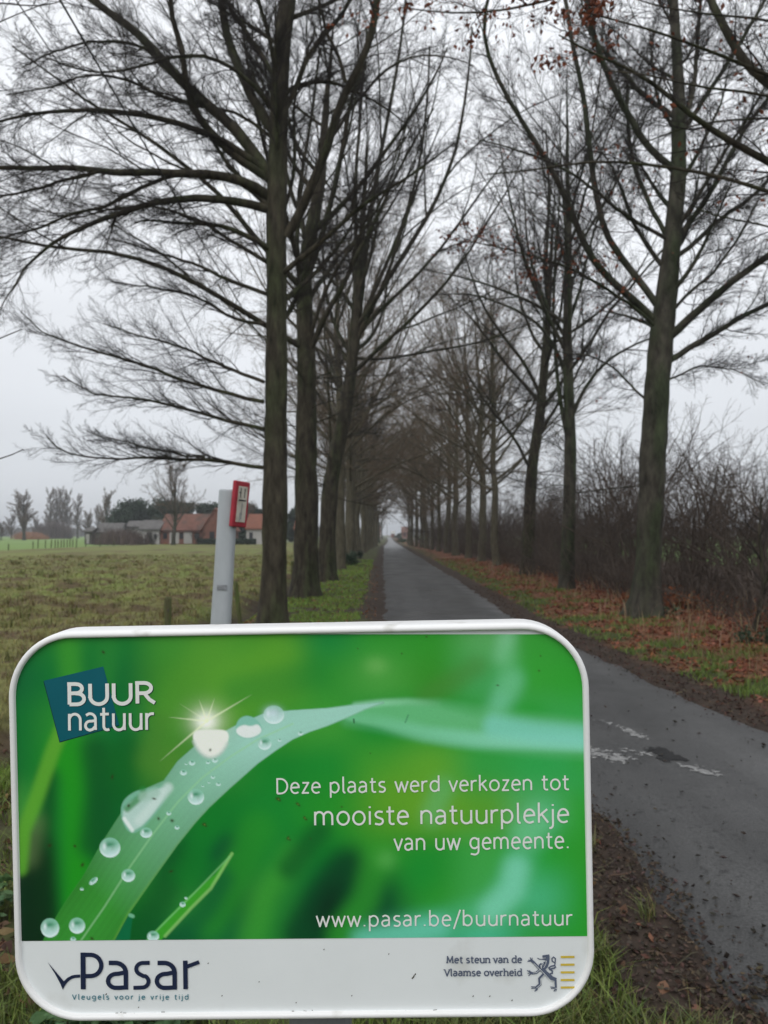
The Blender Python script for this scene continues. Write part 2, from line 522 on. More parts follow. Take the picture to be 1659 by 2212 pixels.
Vs, Ts, Cs, o_ = [], [], [], 0
for (n, x0, x1, y0, y1, base, sz, cond) in (
        (30000, 2.9, 9.0, 4.6, 50, (.18, .066, .034), .062, lambda x, y: (x - xr(y) > .35 + .5 * rng.random(len(x))) & ((fbm(x, y, 2.2, 4, 31) + .12 * (x - xr(y) - 1) > .46))),
        (5000, -2.9, .9, 4.5, 40, (.17, .09, .045), .055, lambda x, y: (xl(y) - x > .1)),
        (1600, -3.6, -.5, 2.0, 7, (.16, .085, .055), .055, lambda x, y: x < 5),
        (9000, .1, 1.4, 2.0, 5.2, (.052, .036, .025), .021, lambda x, y: xl(y) - x > -.34 + .42 * fbm(x, y, 5, 3, 3)),
        (9000, 2.4, 4.4, 4.6, 24, (.06, .034, .024), .03, lambda x, y: np.abs(x - xr(y) - .2) < .45 * rng.random(len(x)) ** .5),
        (110, .2, 1.2, 2.1, 4.6, (.12, .06, .038), .055, lambda x, y: xl(y) - x > .03)):
    x, y = scatter(n, x0, x1, y0, y1, 1.5)
    k = cond(x, y); x, y = x[k], y[k]
    V, t_, c_ = leaves(x, y, sz * (.6 + .8 * rng.random(len(x))) * (1 + np.clip(y - 12, 0, 40) * .02), tintv(len(x), base, .55, .18))
    Vs.append(V); Ts.append(t_ + o_); Cs.append(c_); o_ += len(V)
tag(obj('fallen_leaves', raw_mesh('fallen_leaves', np.concatenate(Vs), None, np.concatenate(Ts), False, np.concatenate(Cs)), M['leaf_litter']), kind='stuff')

# crumbs of bark and leaf lying on the asphalt
x, y = scatter(15000, .6, 4.6, 2.2, 14, 1.4)
k = (x > xl(y) - .05) & (x < xr(y) - .02) & (rng.random(15000) < .055 + .9 * np.exp(-np.maximum(x - xl(y) - .1, 0) / .16) + .8 * np.exp(-np.maximum(xr(y) - x - .08, 0) / .14)); x, y = x[k], y[k]
V, t_, c_ = leaves(x, y, .009 + .03 * rng.random(len(x)) ** 2.4, tintv(len(x), (.036, .028, .022), .4), .004, .25, road_z(x, y))
tag(obj('road_litter', raw_mesh('road_litter', V, None, t_, False, c_), M['leaf_litter']), kind='stuff')

# lobed green ground cover at the foot of the sign
x, y = scatter(1500, -1.75, -.62, 2.05, 3.4, 1.2)
k = (fbm(x, y, 2.5, 2, 77) < .56); x, y = x[k], y[k]
Vs, Ts, Cs, o_ = [], [], [], 0
zz = gheight(x, y) + .03 + .11 * rng.random(len(x))
base = tintv(len(x), (.06, .115, .045), .3, .1)
for dx, dy in ((0, 0), (.02, .012), (-.018, .016), (.004, -.02)):
    V, t_, c_ = leaves(x + dx, y + dy, .036 + .024 * rng.random(len(x)), base, 0, .35, zz)
    Vs.append(V); Ts.append(t_ + o_); Cs.append(c_); o_ += len(V)
tag(obj('ground_cover', raw_mesh('ground_cover', np.concatenate(Vs), None, np.concatenate(Ts), False, np.concatenate(Cs)), M['blade']), kind='stuff')

# broken twigs lying in the mud beside the road
x, y = scatter(170, .1, 1.25, 2.1, 5, 1.3)
x2, y2 = scatter(350, 3.0, 6.5, 5, 14, 1.4)
x, y = np.r_[x, x2], np.r_[y, y2]; n = len(x)
a_t = rng.random(n) * 6.283; ln = rng.uniform(.03, .15, n)
P_ = np.empty((n, 4, 3))
for q in range(4):
    P_[:, q, 0] = x + np.cos(a_t) * ln * q / 3 + rng.normal(0, .006, n); P_[:, q, 1] = y + np.sin(a_t) * ln * q / 3 + rng.normal(0, .006, n)
    P_[:, q, 2] = gheight(P_[:, q, 0], P_[:, q, 1]) + .006 + .008 * rng.random(n)
T_ = norm_(P_[:, -1] - P_[:, 0]); sd_ = np.cross(T_, [0, 0, 1.])
r_ = rng.uniform(.0012, .0035, n)[:, None, None]
ring = np.stack([P_ + sd_[:, None] * r_, P_ + np.array([0, 0, 1.]) * r_ * 1.4, P_ - sd_[:, None] * r_], 2)
i0 = np.arange(n)[:, None, None] * 12 + np.arange(3)[None, :, None] * 3
Qt = np.concatenate([np.stack([i0 + k, i0 + k + 1, i0 + k + 4, i0 + k + 3], -1).reshape(-1, 4) for k in (0, 1)])
tag(obj('fallen_twigs', raw_mesh('fallen_twigs', ring.reshape(-1, 3), Qt, cols=np.repeat(tintv(n, (.09, .068, .042), .5), 12, 0)), M['leaf_litter']), kind='stuff')
# ------------------------------------------------------------------ trees: swept tubes grown level by level
UP = np.array([0, 0, 1.])


def norm(v): return v / (np.linalg.norm(v, axis=-1, keepdims=True) + 1e-9)


def tubes(P, R, k):
    """P [N,S,3], R [N,S] -> vertices, quads"""
    N_, S_ = R.shape
    T = np.empty_like(P)
    T[:, 1:-1] = P[:, 2:] - P[:, :-2]; T[:, 0] = P[:, 1] - P[:, 0]; T[:, -1] = P[:, -1] - P[:, -2]
    T = norm(T)
    mt = norm(P[:, -1] - P[:, 0])
    ref = np.where((np.abs(mt[:, 2]) > .8)[:, None], np.array([[1., 0, 0]]), np.array([[0, 0, 1.]]))
    a = norm(np.cross(T, ref[:, None, :])); b = np.cross(T, a)
    th = np.arange(k) * 2 * np.pi / k
    V = P[:, :, None, :] + R[:, :, None, None] * (np.cos(th)[:, None] * a[:, :, None, :] + np.sin(th)[:, None] * b[:, :, None, :])
    base = (np.arange(N_)[:, None, None] * S_ + np.arange(S_ - 1)[None, :, None]) * k
    j = np.arange(k); j2 = (j + 1) % k
    q = np.stack([base + j, base + j2, base + k + j2, base + k + j], -1).reshape(-1, 4)
    return V.reshape(-1, 3), q


def join(parts):
    Vs, Qs, o = [], [], 0
    for V, q in parts:
        Vs.append(V); Qs.append(q + o); o += len(V)
    return np.concatenate(Vs), np.concatenate(Qs)


def spawn(rg, P, R, m, t0, t1, ang, lenf, S_, rr, wig, trop, planar=0., rmin=.0012, rcap=9., lenabs=None, wt=.62):
    N_, Sp = R.shape
    t = t0 + (t1 - t0) * ((np.arange(m)[None] + rg.random((N_, m))) / m)
    f = np.clip(t * (Sp - 1), 0, Sp - 1.001); i = f.astype(int); u = (f - i)[..., None]
    n_ = np.arange(N_)[:, None]
    A, B = P[n_, i], P[n_, i + 1]
    pos = A * (1 - u) + B * u
    T = norm(B - A)
    r0 = R[n_, i] * (1 - u[..., 0]) + R[n_, i + 1] * u[..., 0]
    pl = np.linalg.norm(np.diff(P, axis=1), axis=2).sum(1)[:, None]
    s = norm(np.cross(T, UP) + 1e-4); v = np.cross(s, T)
    phi_r = rg.random((N_, 1)) * 6.28 + np.arange(m)[None] * 2.4 + rg.normal(0, .5, (N_, m))
    phi_p = (np.arange(m)[None] % 2) * np.pi + rg.normal(0, .55, (N_, m))
    phi = np.where(rg.random((N_, m)) < planar, phi_p, phi_r)[..., None]
    al = (ang * (1 + rg.normal(0, .22, (N_, m))))[..., None]
    d = norm(np.cos(al) * T + np.sin(al) * (np.cos(phi) * s + np.sin(phi) * v))
    ln = (pl * lenf if lenabs is None else lenabs) * (1 - wt * (t - t0) / max(1e-6, 1 - t0)) * rg.uniform(.6, 1.25, (N_, m))
    pos = pos.reshape(-1, 3); d = d.reshape(-1, 3); ln = ln.reshape(-1); r0 = r0.reshape(-1)
    K_ = len(ln)
    out = np.empty((K_, S_, 3)); out[:, 0] = pos
    tr = trop + rg.normal(0, abs(trop) * .6 + .03, K_)
    for q in range(1, S_):
        out[:, q] = out[:, q - 1] + d * (ln / (S_ - 1))[:, None]
        d = norm(d + rg.normal(0, wig, (K_, 3)) + UP * tr[:, None])
    rb = np.clip(r0 * rr, rmin * 1.3, rcap)
    RR = np.maximum(rb[:, None] * (1 - .8 * np.linspace(0, 1, S_)[None] ** .9), rmin)
    return out, RR


def smooth_path(pts, n, rg=None, jit=0.):
    pts = np.asarray(pts, float)
    d = np.r_[0, np.cumsum(np.linalg.norm(np.diff(pts[:, :3], axis=0), axis=1))]
    s = np.linspace(0, d[-1], n)
    out = np.stack([np.interp(s, d, pts[:, k]) for k in range(pts.shape[1])], 1)
    for _ in range(2):
        out[1:-1] = .25 * out[:-2] + .5 * out[1:-1] + .25 * out[2:]
    if rg is not None and jit: out[1:, :3] += np.cumsum(rg.normal(0, jit, (n - 1, 3)), 0) * .5
    return out


def trunk_tube(path, rad, k=18, flare=.5, lobes=5, seed=0):
    """path [S,3] from the ground up, rad [S]"""
    rg = np.random.default_rng(seed)
    th = np.arange(k) * 2 * np.pi / k
    z = path[:, 2] - path[0, 2]
    T = np.gradient(path, axis=0); T = norm(T)
    a = norm(np.cross(T, np.array([0, 1., 0]))); b = np.cross(T, a)
    fl = flare * np.exp(-z / .32)
    lob = np.maximum(0, np.cos(lobes * th + rg.random() * 6)[None] * .5 + .5)
    r = rad[:, None] * (1 + fl[:, None] * (.35 + .9 * lob) + .035 * rg.normal(0, 1, (len(z), k)) + .07 * (fbm(z * 1.6, np.full(len(z), seed * 1.7), 1., 3, seed) - .5)[:, None] * 2 + .03 * np.sin(th * 2 + 1)[None])
    V = path[:, None] + r[..., None] * (np.cos(th)[None, :, None] * a[:, None] + np.sin(th)[None, :, None] * b[:, None])
    ii = np.arange(len(z) * k).reshape(len(z), k)
    q = np.stack([ii[:-1], np.roll(ii[:-1], -1, 1), np.roll(ii[1:], -1, 1), ii[1:]], -1).reshape(-1, 4)
    return V.reshape(-1, 3), q


def twig_levels(rg, P, R, dens=(12, 8, 6), len2=.34, planar=.5, trop2=.02, fine=.0016, ang2=.66, dr=0.):
    """P,R: limbs -> list of (P,R) for branches, twigs, twiglets"""
    l2 = spawn(rg, P, R, dens[0], .1, .99, ang2, len2, 10, .42, .11, trop2, planar, fine * 1.6, .011, wt=.55)
    l3 = spawn(rg, *l2, dens[1], .1, .99, .6, .45, 7, .45, .12, trop2 + dr, planar, fine * 1.15, .0046, wt=.5)
    l4 = spawn(rg, *l3, dens[2], .12, 1., .58, .5, 5, .6, .13, trop2 * .5 + dr, planar, fine * .85, .0024, wt=.45)
    return [l2, l3, l4]


def leaf_mesh(rg, tw, n, size=.07):
    """dead leaves hanging on twig ends"""
    P = tw[0]
    i = rg.integers(0, len(P), n)
    b = P[i, -1] + rg.normal(0, .035, (n, 3))
    d = norm(np.stack([rg.normal(0, 1, n), rg.normal(0, 1, n), rg.normal(-.8, .5, n)], 1))
    s = norm(np.cross(d, rg.normal(0, 1, (n, 3)))); nn = np.cross(d, s)
    L_ = (size * rg.uniform(.6, 1.25, n))[:, None]
    V = np.stack([b, b + d * L_ * .45 + s * L_ * .3 + nn * L_ * .12, b + d * L_, b + d * L_ * .45 - s * L_ * .3 + nn * L_ * .12, b + d * L_ * .5], 1).reshape(-1, 3)
    i0 = np.arange(n)[:, None] * 5
    return V, np.concatenate([i0 + [0, 1, 4], i0 + [1, 2, 4], i0 + [0, 4, 3], i0 + [4, 2, 3]])


def make_tree(name, label, base, trunk, limbs, tw, bark, twm, group=None, leaf=None, cat='tree', rg=None, side=None):
    """trunk=(V,q) world; limbs list of (P,R,k) thick; tw list of (P,R) fine; all in world coordinates"""
    o = thing(name, label, cat, tuple(base), 0, group)
    b = np.asarray(base)
    V, q = join([trunk] + [tubes(P, R, k) for P, R, k in limbs])
    obj('trunk', raw_mesh('trunk', V - b, q), M[bark], o)
    ks = [5, 4, 3]*3
    V, q = join([tubes(P, R, ks[i]) for i, (P, R) in enumerate(tw)])
    obj('crown', raw_mesh('crown', V - b, q), M[twm], o)
    if leaf:
        V, t_ = leaf_mesh(rg, leaf[0], leaf[1], leaf[2])
        obj('leaves', raw_mesh('leaves', V - b, None, t_, False), M['dead_leaf'], o)
    return o


def px_limb(pts, Y0, Y1, w0, w1, rg, n=18, jit=.022):
    """a limb measured in the photo: outline points (px,py), running from distance Y0 to Y1"""
    pts = np.asarray(pts, float)
    d = np.r_[0, np.cumsum(np.linalg.norm(np.diff(pts, axis=0), axis=1))]; d /= d[-1]
    Ys = Y0 + (Y1 - Y0) * d
    W = np.array([at(a, b, y) for (a, b), y in zip(pts, Ys)])
    path = smooth_path(W, n, rg, jit)
    Yl = path[:, 1]
    r = (np.linspace(w0, w1, n) / 2) * Yl / F_PX
    return path, r


def stack(lst): return np.stack([a for a, _ in lst]), np.stack([b for _, b in lst])


# ---- the big near tree of the left-hand row
rg = np.random.default_rng(101)
Yh = 12.4
tp = [(590, 1372, 60), (590, 1300, 56), (593, 1200, 51), (594, 1100, 50), (595, 950, 50), (597, 800, 46), (598, 650, 43), (597, 520, 43), (597, 450, 46), (599, 380, 42), (601, 300, 39), (604, 200, 38), (608, 100, 35), (622, 0, 36), (632, -140, 30), (640, -330, 20), (650, -520, 9)]
W = np.array([[*at(a, b, Yh), w_ / 2 * Yh / F_PX] for a, b, w_ in tp]); W[0, 2] = -.1
path = smooth_path(W, 60)
trunkL = trunk_tube(path[:, :3], path[:, 3], 20, .45, 6, 3)
LM = [  # outline, depth change, widths
    ([(580, 452), (530, 438), (450, 431), (385, 432), (300, 455), (240, 480), (190, 492), (120, 530), (60, 590), (18, 655), (0, 700)], -2.6, 21, 1.6),
    ([(580, 425), (545, 400), (520, 385), (480, 376), (350, 372), (215, 368), (125, 358), (60, 366), (0, 360), (-90, 372)], -3.2, 24, 7),
    ([(236, 369), (190, 378), (120, 405), (50, 430), (0, 442), (-80, 470)], -1.0, 9, 3, 10.65),
    ([(378, 374), (345, 386), (290, 412), (220, 450), (170, 458), (100, 492), (0, 520), (-60, 560)], -.8, 10, 3, 11.35),
    ([(578, 372), (540, 345), (500, 310), (455, 290), (400, 270), (330, 245), (230, 232), (120, 238), (60, 250), (-40, 275)], -1.4, 17, 5),
    ([(585, 388), (530, 295), (480, 250), (435, 218), (400, 193), (350, 122), (310, 76), (240, 30), (180, -10), (90, -80)], .8, 27, 12),
    ([(572, 380), (525, 350), (480, 320), (435, 270), (402, 200), (405, 150), (388, 100), (370, 50), (372, 0), (360, -90)], -1.0, 20, 9),
    ([(592, 285), (545, 220), (520, 165), (492, 95), (480, 60), (470, 0), (455, -90)], 1.0, 23, 15),
    ([(598, 178), (560, 105), (520, 55), (490, 0), (440, -80)], 1.6, 14, 8),
    ([(612, 250), (640, 185), (675, 100), (700, 65), (740, 30), (765, -20), (800, -110)], .6, 13, 7),
    ([(618, 512), (655, 450), (685, 370), (715, 300), (745, 190), (785, 125), (805, 85), (820, 0), (835, -110)], -1.2, 22, 13),
    ([(745, 178), (735, 120), (705, 65), (690, 0), (680, -80)], -.4, 9, 5, 11.7),
    ([(574, 565), (500, 520), (420, 466), (340, 446), (250, 452), (150, 470)], 2.2, 9, 3),
    ([(575, 635), (530, 618), (470, 598), (400, 570), (330, 548), (240, 520)], 2.0, 9, 3),
    ([(572, 700), (510, 690), (420, 640), (340, 620), (240, 600)], 1.6, 8, 2.5),
    ([(570, 825), (496, 801), (420, 765), (364, 748), (318, 738), (230, 700)], 1.5, 8, 2.5),
    ([(570, 868), (463, 851), (403, 828), (340, 808), (281, 788), (231, 771), (172, 755), (99, 728), (53, 682)], .8, 9, 2.5),
    ([(571, 927), (489, 909), (446, 892), (380, 882), (298, 867), (198, 861), (132, 818)], -.6, 9, 2.5),
    ([(570, 1010), (509, 1005), (463, 990), (380, 993), (324, 993), (248, 986), (212, 993), (122, 967), (106, 940)], -1.0, 9, 2.5),
    ([(443, 988), (387, 980), (317, 970), (281, 953), (198, 938)], -.5, 5, 1.6, 12.15),
    ([(612, 470), (632, 400), (645, 330), (638, 260), (650, 180), (690, 60)], 1.8, 9, 4),
    ([(590, 300), (560, 270), (500, 240), (440, 235), (380, 205), (300, 190)], 2.4, 8, 3),
    ([(590, 240), (540, 170), (470, 130), (400, 115), (300, 150), (200, 170), (110, 130)], -2.2, 10, 3.5),
    ([(435, 222), (350, 215), (260, 170), (180, 165), (90, 195), (10, 210)], -1.6, 9, 2.5, 12.6),
    ([(350, 124), (280, 95), (200, 88), (120, 100), (40, 150)], -1.8, 8, 2.5, 12.8),
]
lim = []
for pts, dY, w0, w1, *yy in LM:
    p0 = pts[0]
    Ys = Yh
    if p0[0] < 560 and p0[0] not in (590,): Ys = Yh - .8
    if yy: Ys = yy[0]
    lim.append(px_limb(pts, Ys, Ys + dY, w0, w1, rg))
# limbs that run away from and towards the camera
tP, tR = path[None, 14:, :3], path[None, 14:, 3]
ext = spawn(rg, tP, tR, 20, .12, .98, .8, .3, 18, .33, .06, .05, 0, .004, .06)
keep = ext[0][:, -1, 1] > Yh - 2.0
lim_arr = stack(lim)
thick = [(*lim_arr, 8), (ext[0][keep], ext[1][keep], 7)]
sprays = list(range(12, 20))
up = [i for i in range(len(LM)) if i not in sprays]
allP = np.concatenate([lim_arr[0][up], ext[0][keep]]); allR = np.concatenate([lim_arr[1][up], ext[1][keep]])
tw = twig_levels(rg, allP, allR, (22, 12, 7), .32, .4, .0, .0012, dr=-.012)
tw2 = twig_levels(rg, lim_arr[0][sprays], lim_arr[1][sprays], (30, 12, 7), .34, .75, .035, .0012, ang2=.5)
baseL = gnd(590, 1372); baseL[2] = 0
sec = spawn(rg, allP, allR, 5, .25, .92, .6, .5, 14, .36, .1, .015, .3, .004, .014, wt=.4)
thick.append((*sec, 5))
tw3 = twig_levels(rg, *sec, (12, 10, 6), .34, .4, .0, .0011)
tw2 = tw2 + tw3
make_tree('bare_tree', 'big bare tree with mossy brown trunk and long drooping limbs, right behind the grey post', baseL, trunkL, thick, tw + tw2, 'bark', 'twig', 'bare trees along the meadow side of the road', rg=rg)

# ---- the big near tree of the right-hand row
rg = np.random.default_rng(202)
Yr = 14.4
tp = [(1392, 1345, 64), (1396, 1300, 56), (1400, 1240, 51), (1405, 1100, 52), (1412, 960, 54), (1420, 820, 53), (1428, 730, 52), (1440, 640, 44), (1450, 540, 38), (1460, 440, 34), (1467, 370, 33), (1466, 280, 31), (1466, 200, 25), (1461, 100, 21), (1455, 0, 19), (1450, -150, 14), (1440, -330, 6)]
W = np.array([[*at(a, b, Yr), w_ / 2 * Yr / F_PX] for a, b, w_ in tp]); W[0, 2] = -.1
path = smooth_path(W, 60)
trunkR = trunk_tube(path[:, :3], path[:, 3], 20, 1.0, 5, 8)
RM = [
    ([(1412, 690), (1402, 671), (1359, 639), (1305, 607), (1257, 542), (1235, 472), (1208, 419), (1176, 344), (1133, 285), (1079, 199), (1053, 134), (1031, 80), (1040, 40), (1060, -20)], -1.5, 17, 7),
    ([(1420, 660), (1400, 630), (1359, 580), (1316, 537), (1289, 446), (1273, 322), (1251, 188), (1224, 54), (1215, -20)], .6, 16, 9),
    ([(1450, 520), (1416, 471), (1389, 420), (1365, 362), (1360, 304), (1355, 238), (1350, 160)], 1.2, 11, 6),
    ([(1448, 520), (1421, 510), (1379, 484), (1339, 460), (1297, 426), (1236, 378), (1130, 325), (1040, 300)], -1.4, 9, 3),
    ([(1462, 375), (1447, 357), (1410, 333), (1379, 296), (1357, 254), (1336, 206), (1310, 151), (1283, 100), (1265, 40), (1258, -30)], -.6, 17, 10),
    ([(1468, 262), (1432, 233), (1392, 201), (1363, 169), (1326, 124), (1290, 80), (1262, 20)], .5, 13, 7),
    ([(1430, 735), (1461, 720), (1509, 666), (1563, 618), (1606, 585), (1659, 542), (1740, 490)], -1.0, 20, 11),
    ([(1435, 785), (1461, 768), (1514, 736), (1574, 698), (1659, 650), (1730, 615)], .3, 14, 8),
    ([(1455, 560), (1474, 545), (1511, 513), (1564, 466), (1617, 434), (1670, 375), (1730, 330)], .8, 11, 6),
    ([(1462, 520), (1485, 489), (1511, 450), (1551, 397), (1590, 317), (1617, 265), (1659, 220), (1700, 150)], -.5, 13, 7),
    ([(1468, 280), (1487, 251), (1498, 185), (1511, 106), (1519, 0), (1525, -80)], .5, 11, 7),
    ([(1468, 290), (1495, 250), (1537, 185), (1590, 106), (1643, 13), (1680, -60)], 1.0, 11, 6),
    ([(1440, 690), (1461, 660), (1488, 628), (1541, 596), (1606, 483), (1638, 419)], 1.5, 8, 4),
    ([(1425, 715), (1390, 680), (1340, 645), (1260, 602), (1180, 566), (1100, 545), (1030, 528), (960, 520)], -1.8, 8, 2),
    ([(1405, 870), (1375, 850), (1330, 800), (1270, 770), (1200, 760)], 1.0, 6, 2),
    ([(1424, 830), (1460, 815), (1520, 790), (1590, 800), (1650, 830)], 1.0, 5, 2),
]
lim = [px_limb(p, Yr, Yr + dY, a, b, rg) for p, dY, a, b in RM]
tP, tR = path[None, 16:, :3], path[None, 16:, 3]
ext = spawn(rg, tP, tR, 18, .1, .98, .7, .3, 18, .33, .06, .05, 0, .004, .05)
keep = ext[0][:, -1, 1] > Yr - 2.5
la = stack(lim)
tw = twig_levels(rg, np.concatenate([la[0], ext[0][keep]]), np.concatenate([la[1], ext[1][keep]]), (22, 12, 7), .32, .5, .02, .0012)
ri = [k for k, q in enumerate(RM) if q[0][0] == (1425, 715)]
tr_ = twig_levels(np.random.default_rng(9), la[0][ri], la[1][ri], (22, 8, 4), .2, .8, .0, .002)
tw = [(np.concatenate([a[0], b[0]]) if True else 0, np.concatenate([a[1], b[1]])) for a, b in zip(tw, tr_)]
lfR = (np.concatenate([tw[2][0][::60], tr_[2][0][::2], tr_[2][0][1::2]]), None)
baseR = gnd(1392, 1345); baseR[2] = 0
sec = spawn(rg, np.concatenate([la[0], ext[0][keep]]), np.concatenate([la[1], ext[1][keep]]), 5, .25, .92, .6, .5, 14, .36, .1, .02, .3, .004, .014, wt=.4)
tw = tw + twig_levels(rg, *sec, (12, 10, 6), .34, .4, .0, .0011)
make_tree('bare_tree', 'smooth grey bare tree with flared foot in red leaves, largest right of the road', baseR, trunkR, [(*la, 8), (ext[0][keep], ext[1][keep], 7), (*sec, 5)], tw, 'bark_grey', 'twig', 'bare trees along the thicket side of the road', (lfR, 900, .08), rg=rg)

# ---- the tree just outside the frame whose dark boughs hang into the top right corner
rg = np.random.default_rng(303)
bx, by = 4.95, 7.2
zz = np.linspace(-.1, 12, 50)
path = np.stack([bx + .15 * np.sin(zz * .5), by + .1 * np.sin(zz * .8), zz], 1)
trunkF = trunk_tube(path, np.interp(zz, [0, 3, 8, 12], [.25, .23, .16, .04]), 18, .5, 5, 4)


def bough(pts, Y0, Y1, w0, w1):
    p, r = px_limb(pts, Y0, Y1, w0, w1, rg)
    tr = np.interp(p[0, 2] - .5, path[:, 2], path[:, 0]), np.interp(p[0, 2] - .5, path[:, 2], path[:, 1])
    root = np.array([tr[0], tr[1], p[0, 2] - .5])
    full = np.concatenate([[np.r_[root, r[0] * 1.25]], [np.r_[(root + p[0]) / 2 + [0, 0, .08], r[0] * 1.1]], np.c_[p, r]])
    s_ = smooth_path(full, 18)
    return s_[:, :3], s_[:, 3]


FM = [
    ([(1690, 205), (1659, 190), (1617, 153), (1588, 124), (1561, 87), (1540, 48), (1527, 0), (1515, -60)], 6.9, 7.4, 20, 15),
    ([(1700, 175), (1659, 156), (1590, 119), (1564, 106), (1511, 90), (1458, 58), (1392, 29), (1355, 17), (1280, 0)], 6.9, 6.6, 9, 3),
    ([(1720, 380), (1659, 354), (1617, 320), (1590, 299), (1551, 286), (1498, 270), (1450, 225), (1418, 198), (1357, 164), (1302, 153), (1246, 130), (1190, 100)], 7.0, 6.8, 18, 3),
    ([(1720, 436), (1659, 423), (1617, 415), (1577, 397), (1537, 381), (1485, 381), (1432, 373), (1368, 365), (1339, 354), (1299, 349), (1246, 360), (1220, 370), (1150, 390), (1050, 402)], 6.9, 7.8, 10, 3),
    ([(1720, 222), (1659, 212), (1590, 201), (1537, 196), (1498, 196), (1432, 185), (1379, 169), (1300, 160)], 6.8, 6.4, 7, 2.5),
    ([(1720, 62), (1659, 48), (1590, 26), (1537, 24), (1458, 13), (1380, -10)], 6.9, 6.2, 6, 2.5),
    ([(1720, 250), (1659, 257), (1564, 265), (1498, 273), (1432, 288), (1379, 315), (1320, 330)], 7.2, 8.4, 6, 2),
    ([(1640, -120), (1400, -60), (1250, -20), (1150, 10), (1040, 25), (950, 22), (880, 8)], 7.0, 8.2, 9, 2.5),
    ([(1640, -200), (1450, -110), (1300, -70), (1150, -40), (1050, -30)], 7.0, 7.2, 9, 2.5),
    ([(1760, 520), (1700, 500), (1600, 470), (1530, 455), (1480, 420)], 7.2, 7.4, 6, 2),
]
la = stack([bough(*q) for q in FM])
ext = spawn(rg, path[None, 12:], np.interp(path[None, 12:, 2], [0, 3, 8, 12], [.25, .23, .16, .04]), 12, .2, .98, .7, .36, 18, .33, .05, .06, 0, .004, .05)
keep = ext[0][:, -1, 0] > 5.4
tw = twig_levels(rg, np.concatenate([la[0], ext[0][keep]]), np.concatenate([la[1], ext[1][keep]]), (14, 8, 5), .28, .6, .0, .0013)
sel = tw[2][0][:, -1, :]
sy = 1106 - F_PX * ((sel - C0) @ U_) / ((sel - C0) @ F_); sx_ = 829.5 + F_PX * sel[:, 0] / ((sel - C0) @ F_)
hot = np.where((rg.random(len(sel)) < .03) | ((sy < 150) & (sy > -60) & (sx_ < 1330) & (rg.random(len(sel)) < .8)))[0]
make_tree('bare_tree', 'bare tree at the right edge whose dark boughs with red leaves cross the top corner', (bx, by, 0), trunkF, [(*la, 8), (ext[0][keep], ext[1][keep], 7)], tw, 'bark', 'twig', 'bare trees along the thicket side of the road', ((tw[2][0][hot], None), 1000, .06), rg=rg)


# ---- the rest of both rows
def row_tree(seed, tpath, r0, nl=20, dens=(15, 10, 6), fork=.38, bark='bark', fine=.0018, leaf=0, lean=None, H=None, twm='twig', spread=.4, llen=.5, extra=(), Y=0, trop=.042, ang=.82, nlow=11, low0=.17):
    rg = np.random.default_rng(seed)
    tpath = np.asarray(tpath, float)
    p = smooth_path(tpath, 46, rg, .012)
    s_ = np.linspace(0, 1, 46)
    r = r0 * (1 - .45 * s_ / .6) * (s_ < .6) + (s_ >= .6) * r0 * .55 * (1 - .93 * (s_ - .6) / .4)
    tr = trunk_tube(p, r, 14, .5, 5, seed)
    lim = spawn(rg, p[None], r[None], nl, fork, .97, ang, llen, 15, .48, .06, trop, 0, .006, .085, wt=.5)
    if extra:
        ex = stack([px_limb(q, Y, Y + dy, a, b, rg, 15, .02) for q, dy, a, b in extra])
        lim = (np.concatenate([lim[0], ex[0]]), np.concatenate([lim[1], ex[1]]))
    low = spawn(rg, p[None], r[None], nlow, low0, fork + .06, 1.25, .26, 12, .16, .07, .02, 0, .004, .02, wt=.1)
    sub = spawn(rg, *lim, 2, .25, .7, .5, .6, 12, .6, .06, .05, 0, .004, .05, wt=.4)
    thick = [(*lim, 7), (*sub, 5), (*low, 5)]
    tw = twig_levels(rg, lim[0], lim[1], dens, .30, .4, .02, fine)
    tws = twig_levels(rg, sub[0], sub[1], (7, 7, 5), .34, .4, .02, fine)
    twl = twig_levels(rg, low[0], low[1], (14, 8, 6), .4, .8, .03, fine)
    return tr, thick, tw + tws + twl, rg


def px_trunk(pts, Y, top):
    W = [at(a, b, Y) for a, b in pts]; W[0][2] = -.1
    e = W[-1].copy(); d = norm(W[-1] - W[-3]); d = norm(d + UP)
    while e[2] < top:
        e = e + d * 1.5; W.append(e)
    return np.array(W)


GL, GR = 'bare trees along the meadow side of the road', 'bare trees along the thicket side of the road'
OR = ['', '', 'second', 'third', 'fourth', 'fifth', 'sixth', 'seventh', 'eighth', 'ninth', 'tenth', 'eleventh', 'twelfth', 'thirteenth', 'fourteenth', 'fifteenth', 'sixteenth', 'seventeenth', 'eighteenth', 'nineteenth', 'twentieth']
near = [
    ([(660, 1290), (661, 1200), (663, 1100), (664, 950), (664, 800), (660, 690), (655, 620), (668, 520), (690, 400)], 19.8, .33, 15, 11, 'bark', 0, 'straight dark bare tree, second in the meadow-side row, just right of the biggest trunk', GL),
    ([(706, 1255), (707, 1190), (708, 1120), (713, 1050), (728, 970), (745, 890), (757, 800), (766, 720)], 26.7, .31, 16, 12, 'bark', 0, 'bare tree with a bowed trunk leaning towards the road, third in the meadow-side row', GL),
    ([(1222, 1282), (1224, 1200), (1227, 1100), (1229, 1000), (1227, 920), (1222, 800), (1220, 700), (1222, 600)], 21.4, .20, 14, 13, 'bark_grey', 120, 'slim forked bare tree, second from the sign in the thicket-side row', GR),
    ([(1138, 1246), (1142, 1180), (1146, 1100), (1150, 1020), (1160, 950), (1170, 880), (1178, 800)], 29.7, .26, 15, 14, 'bark', 150, 'dark bare tree with a wavy trunk, third from the sign in the thicket-side row', GR),
]
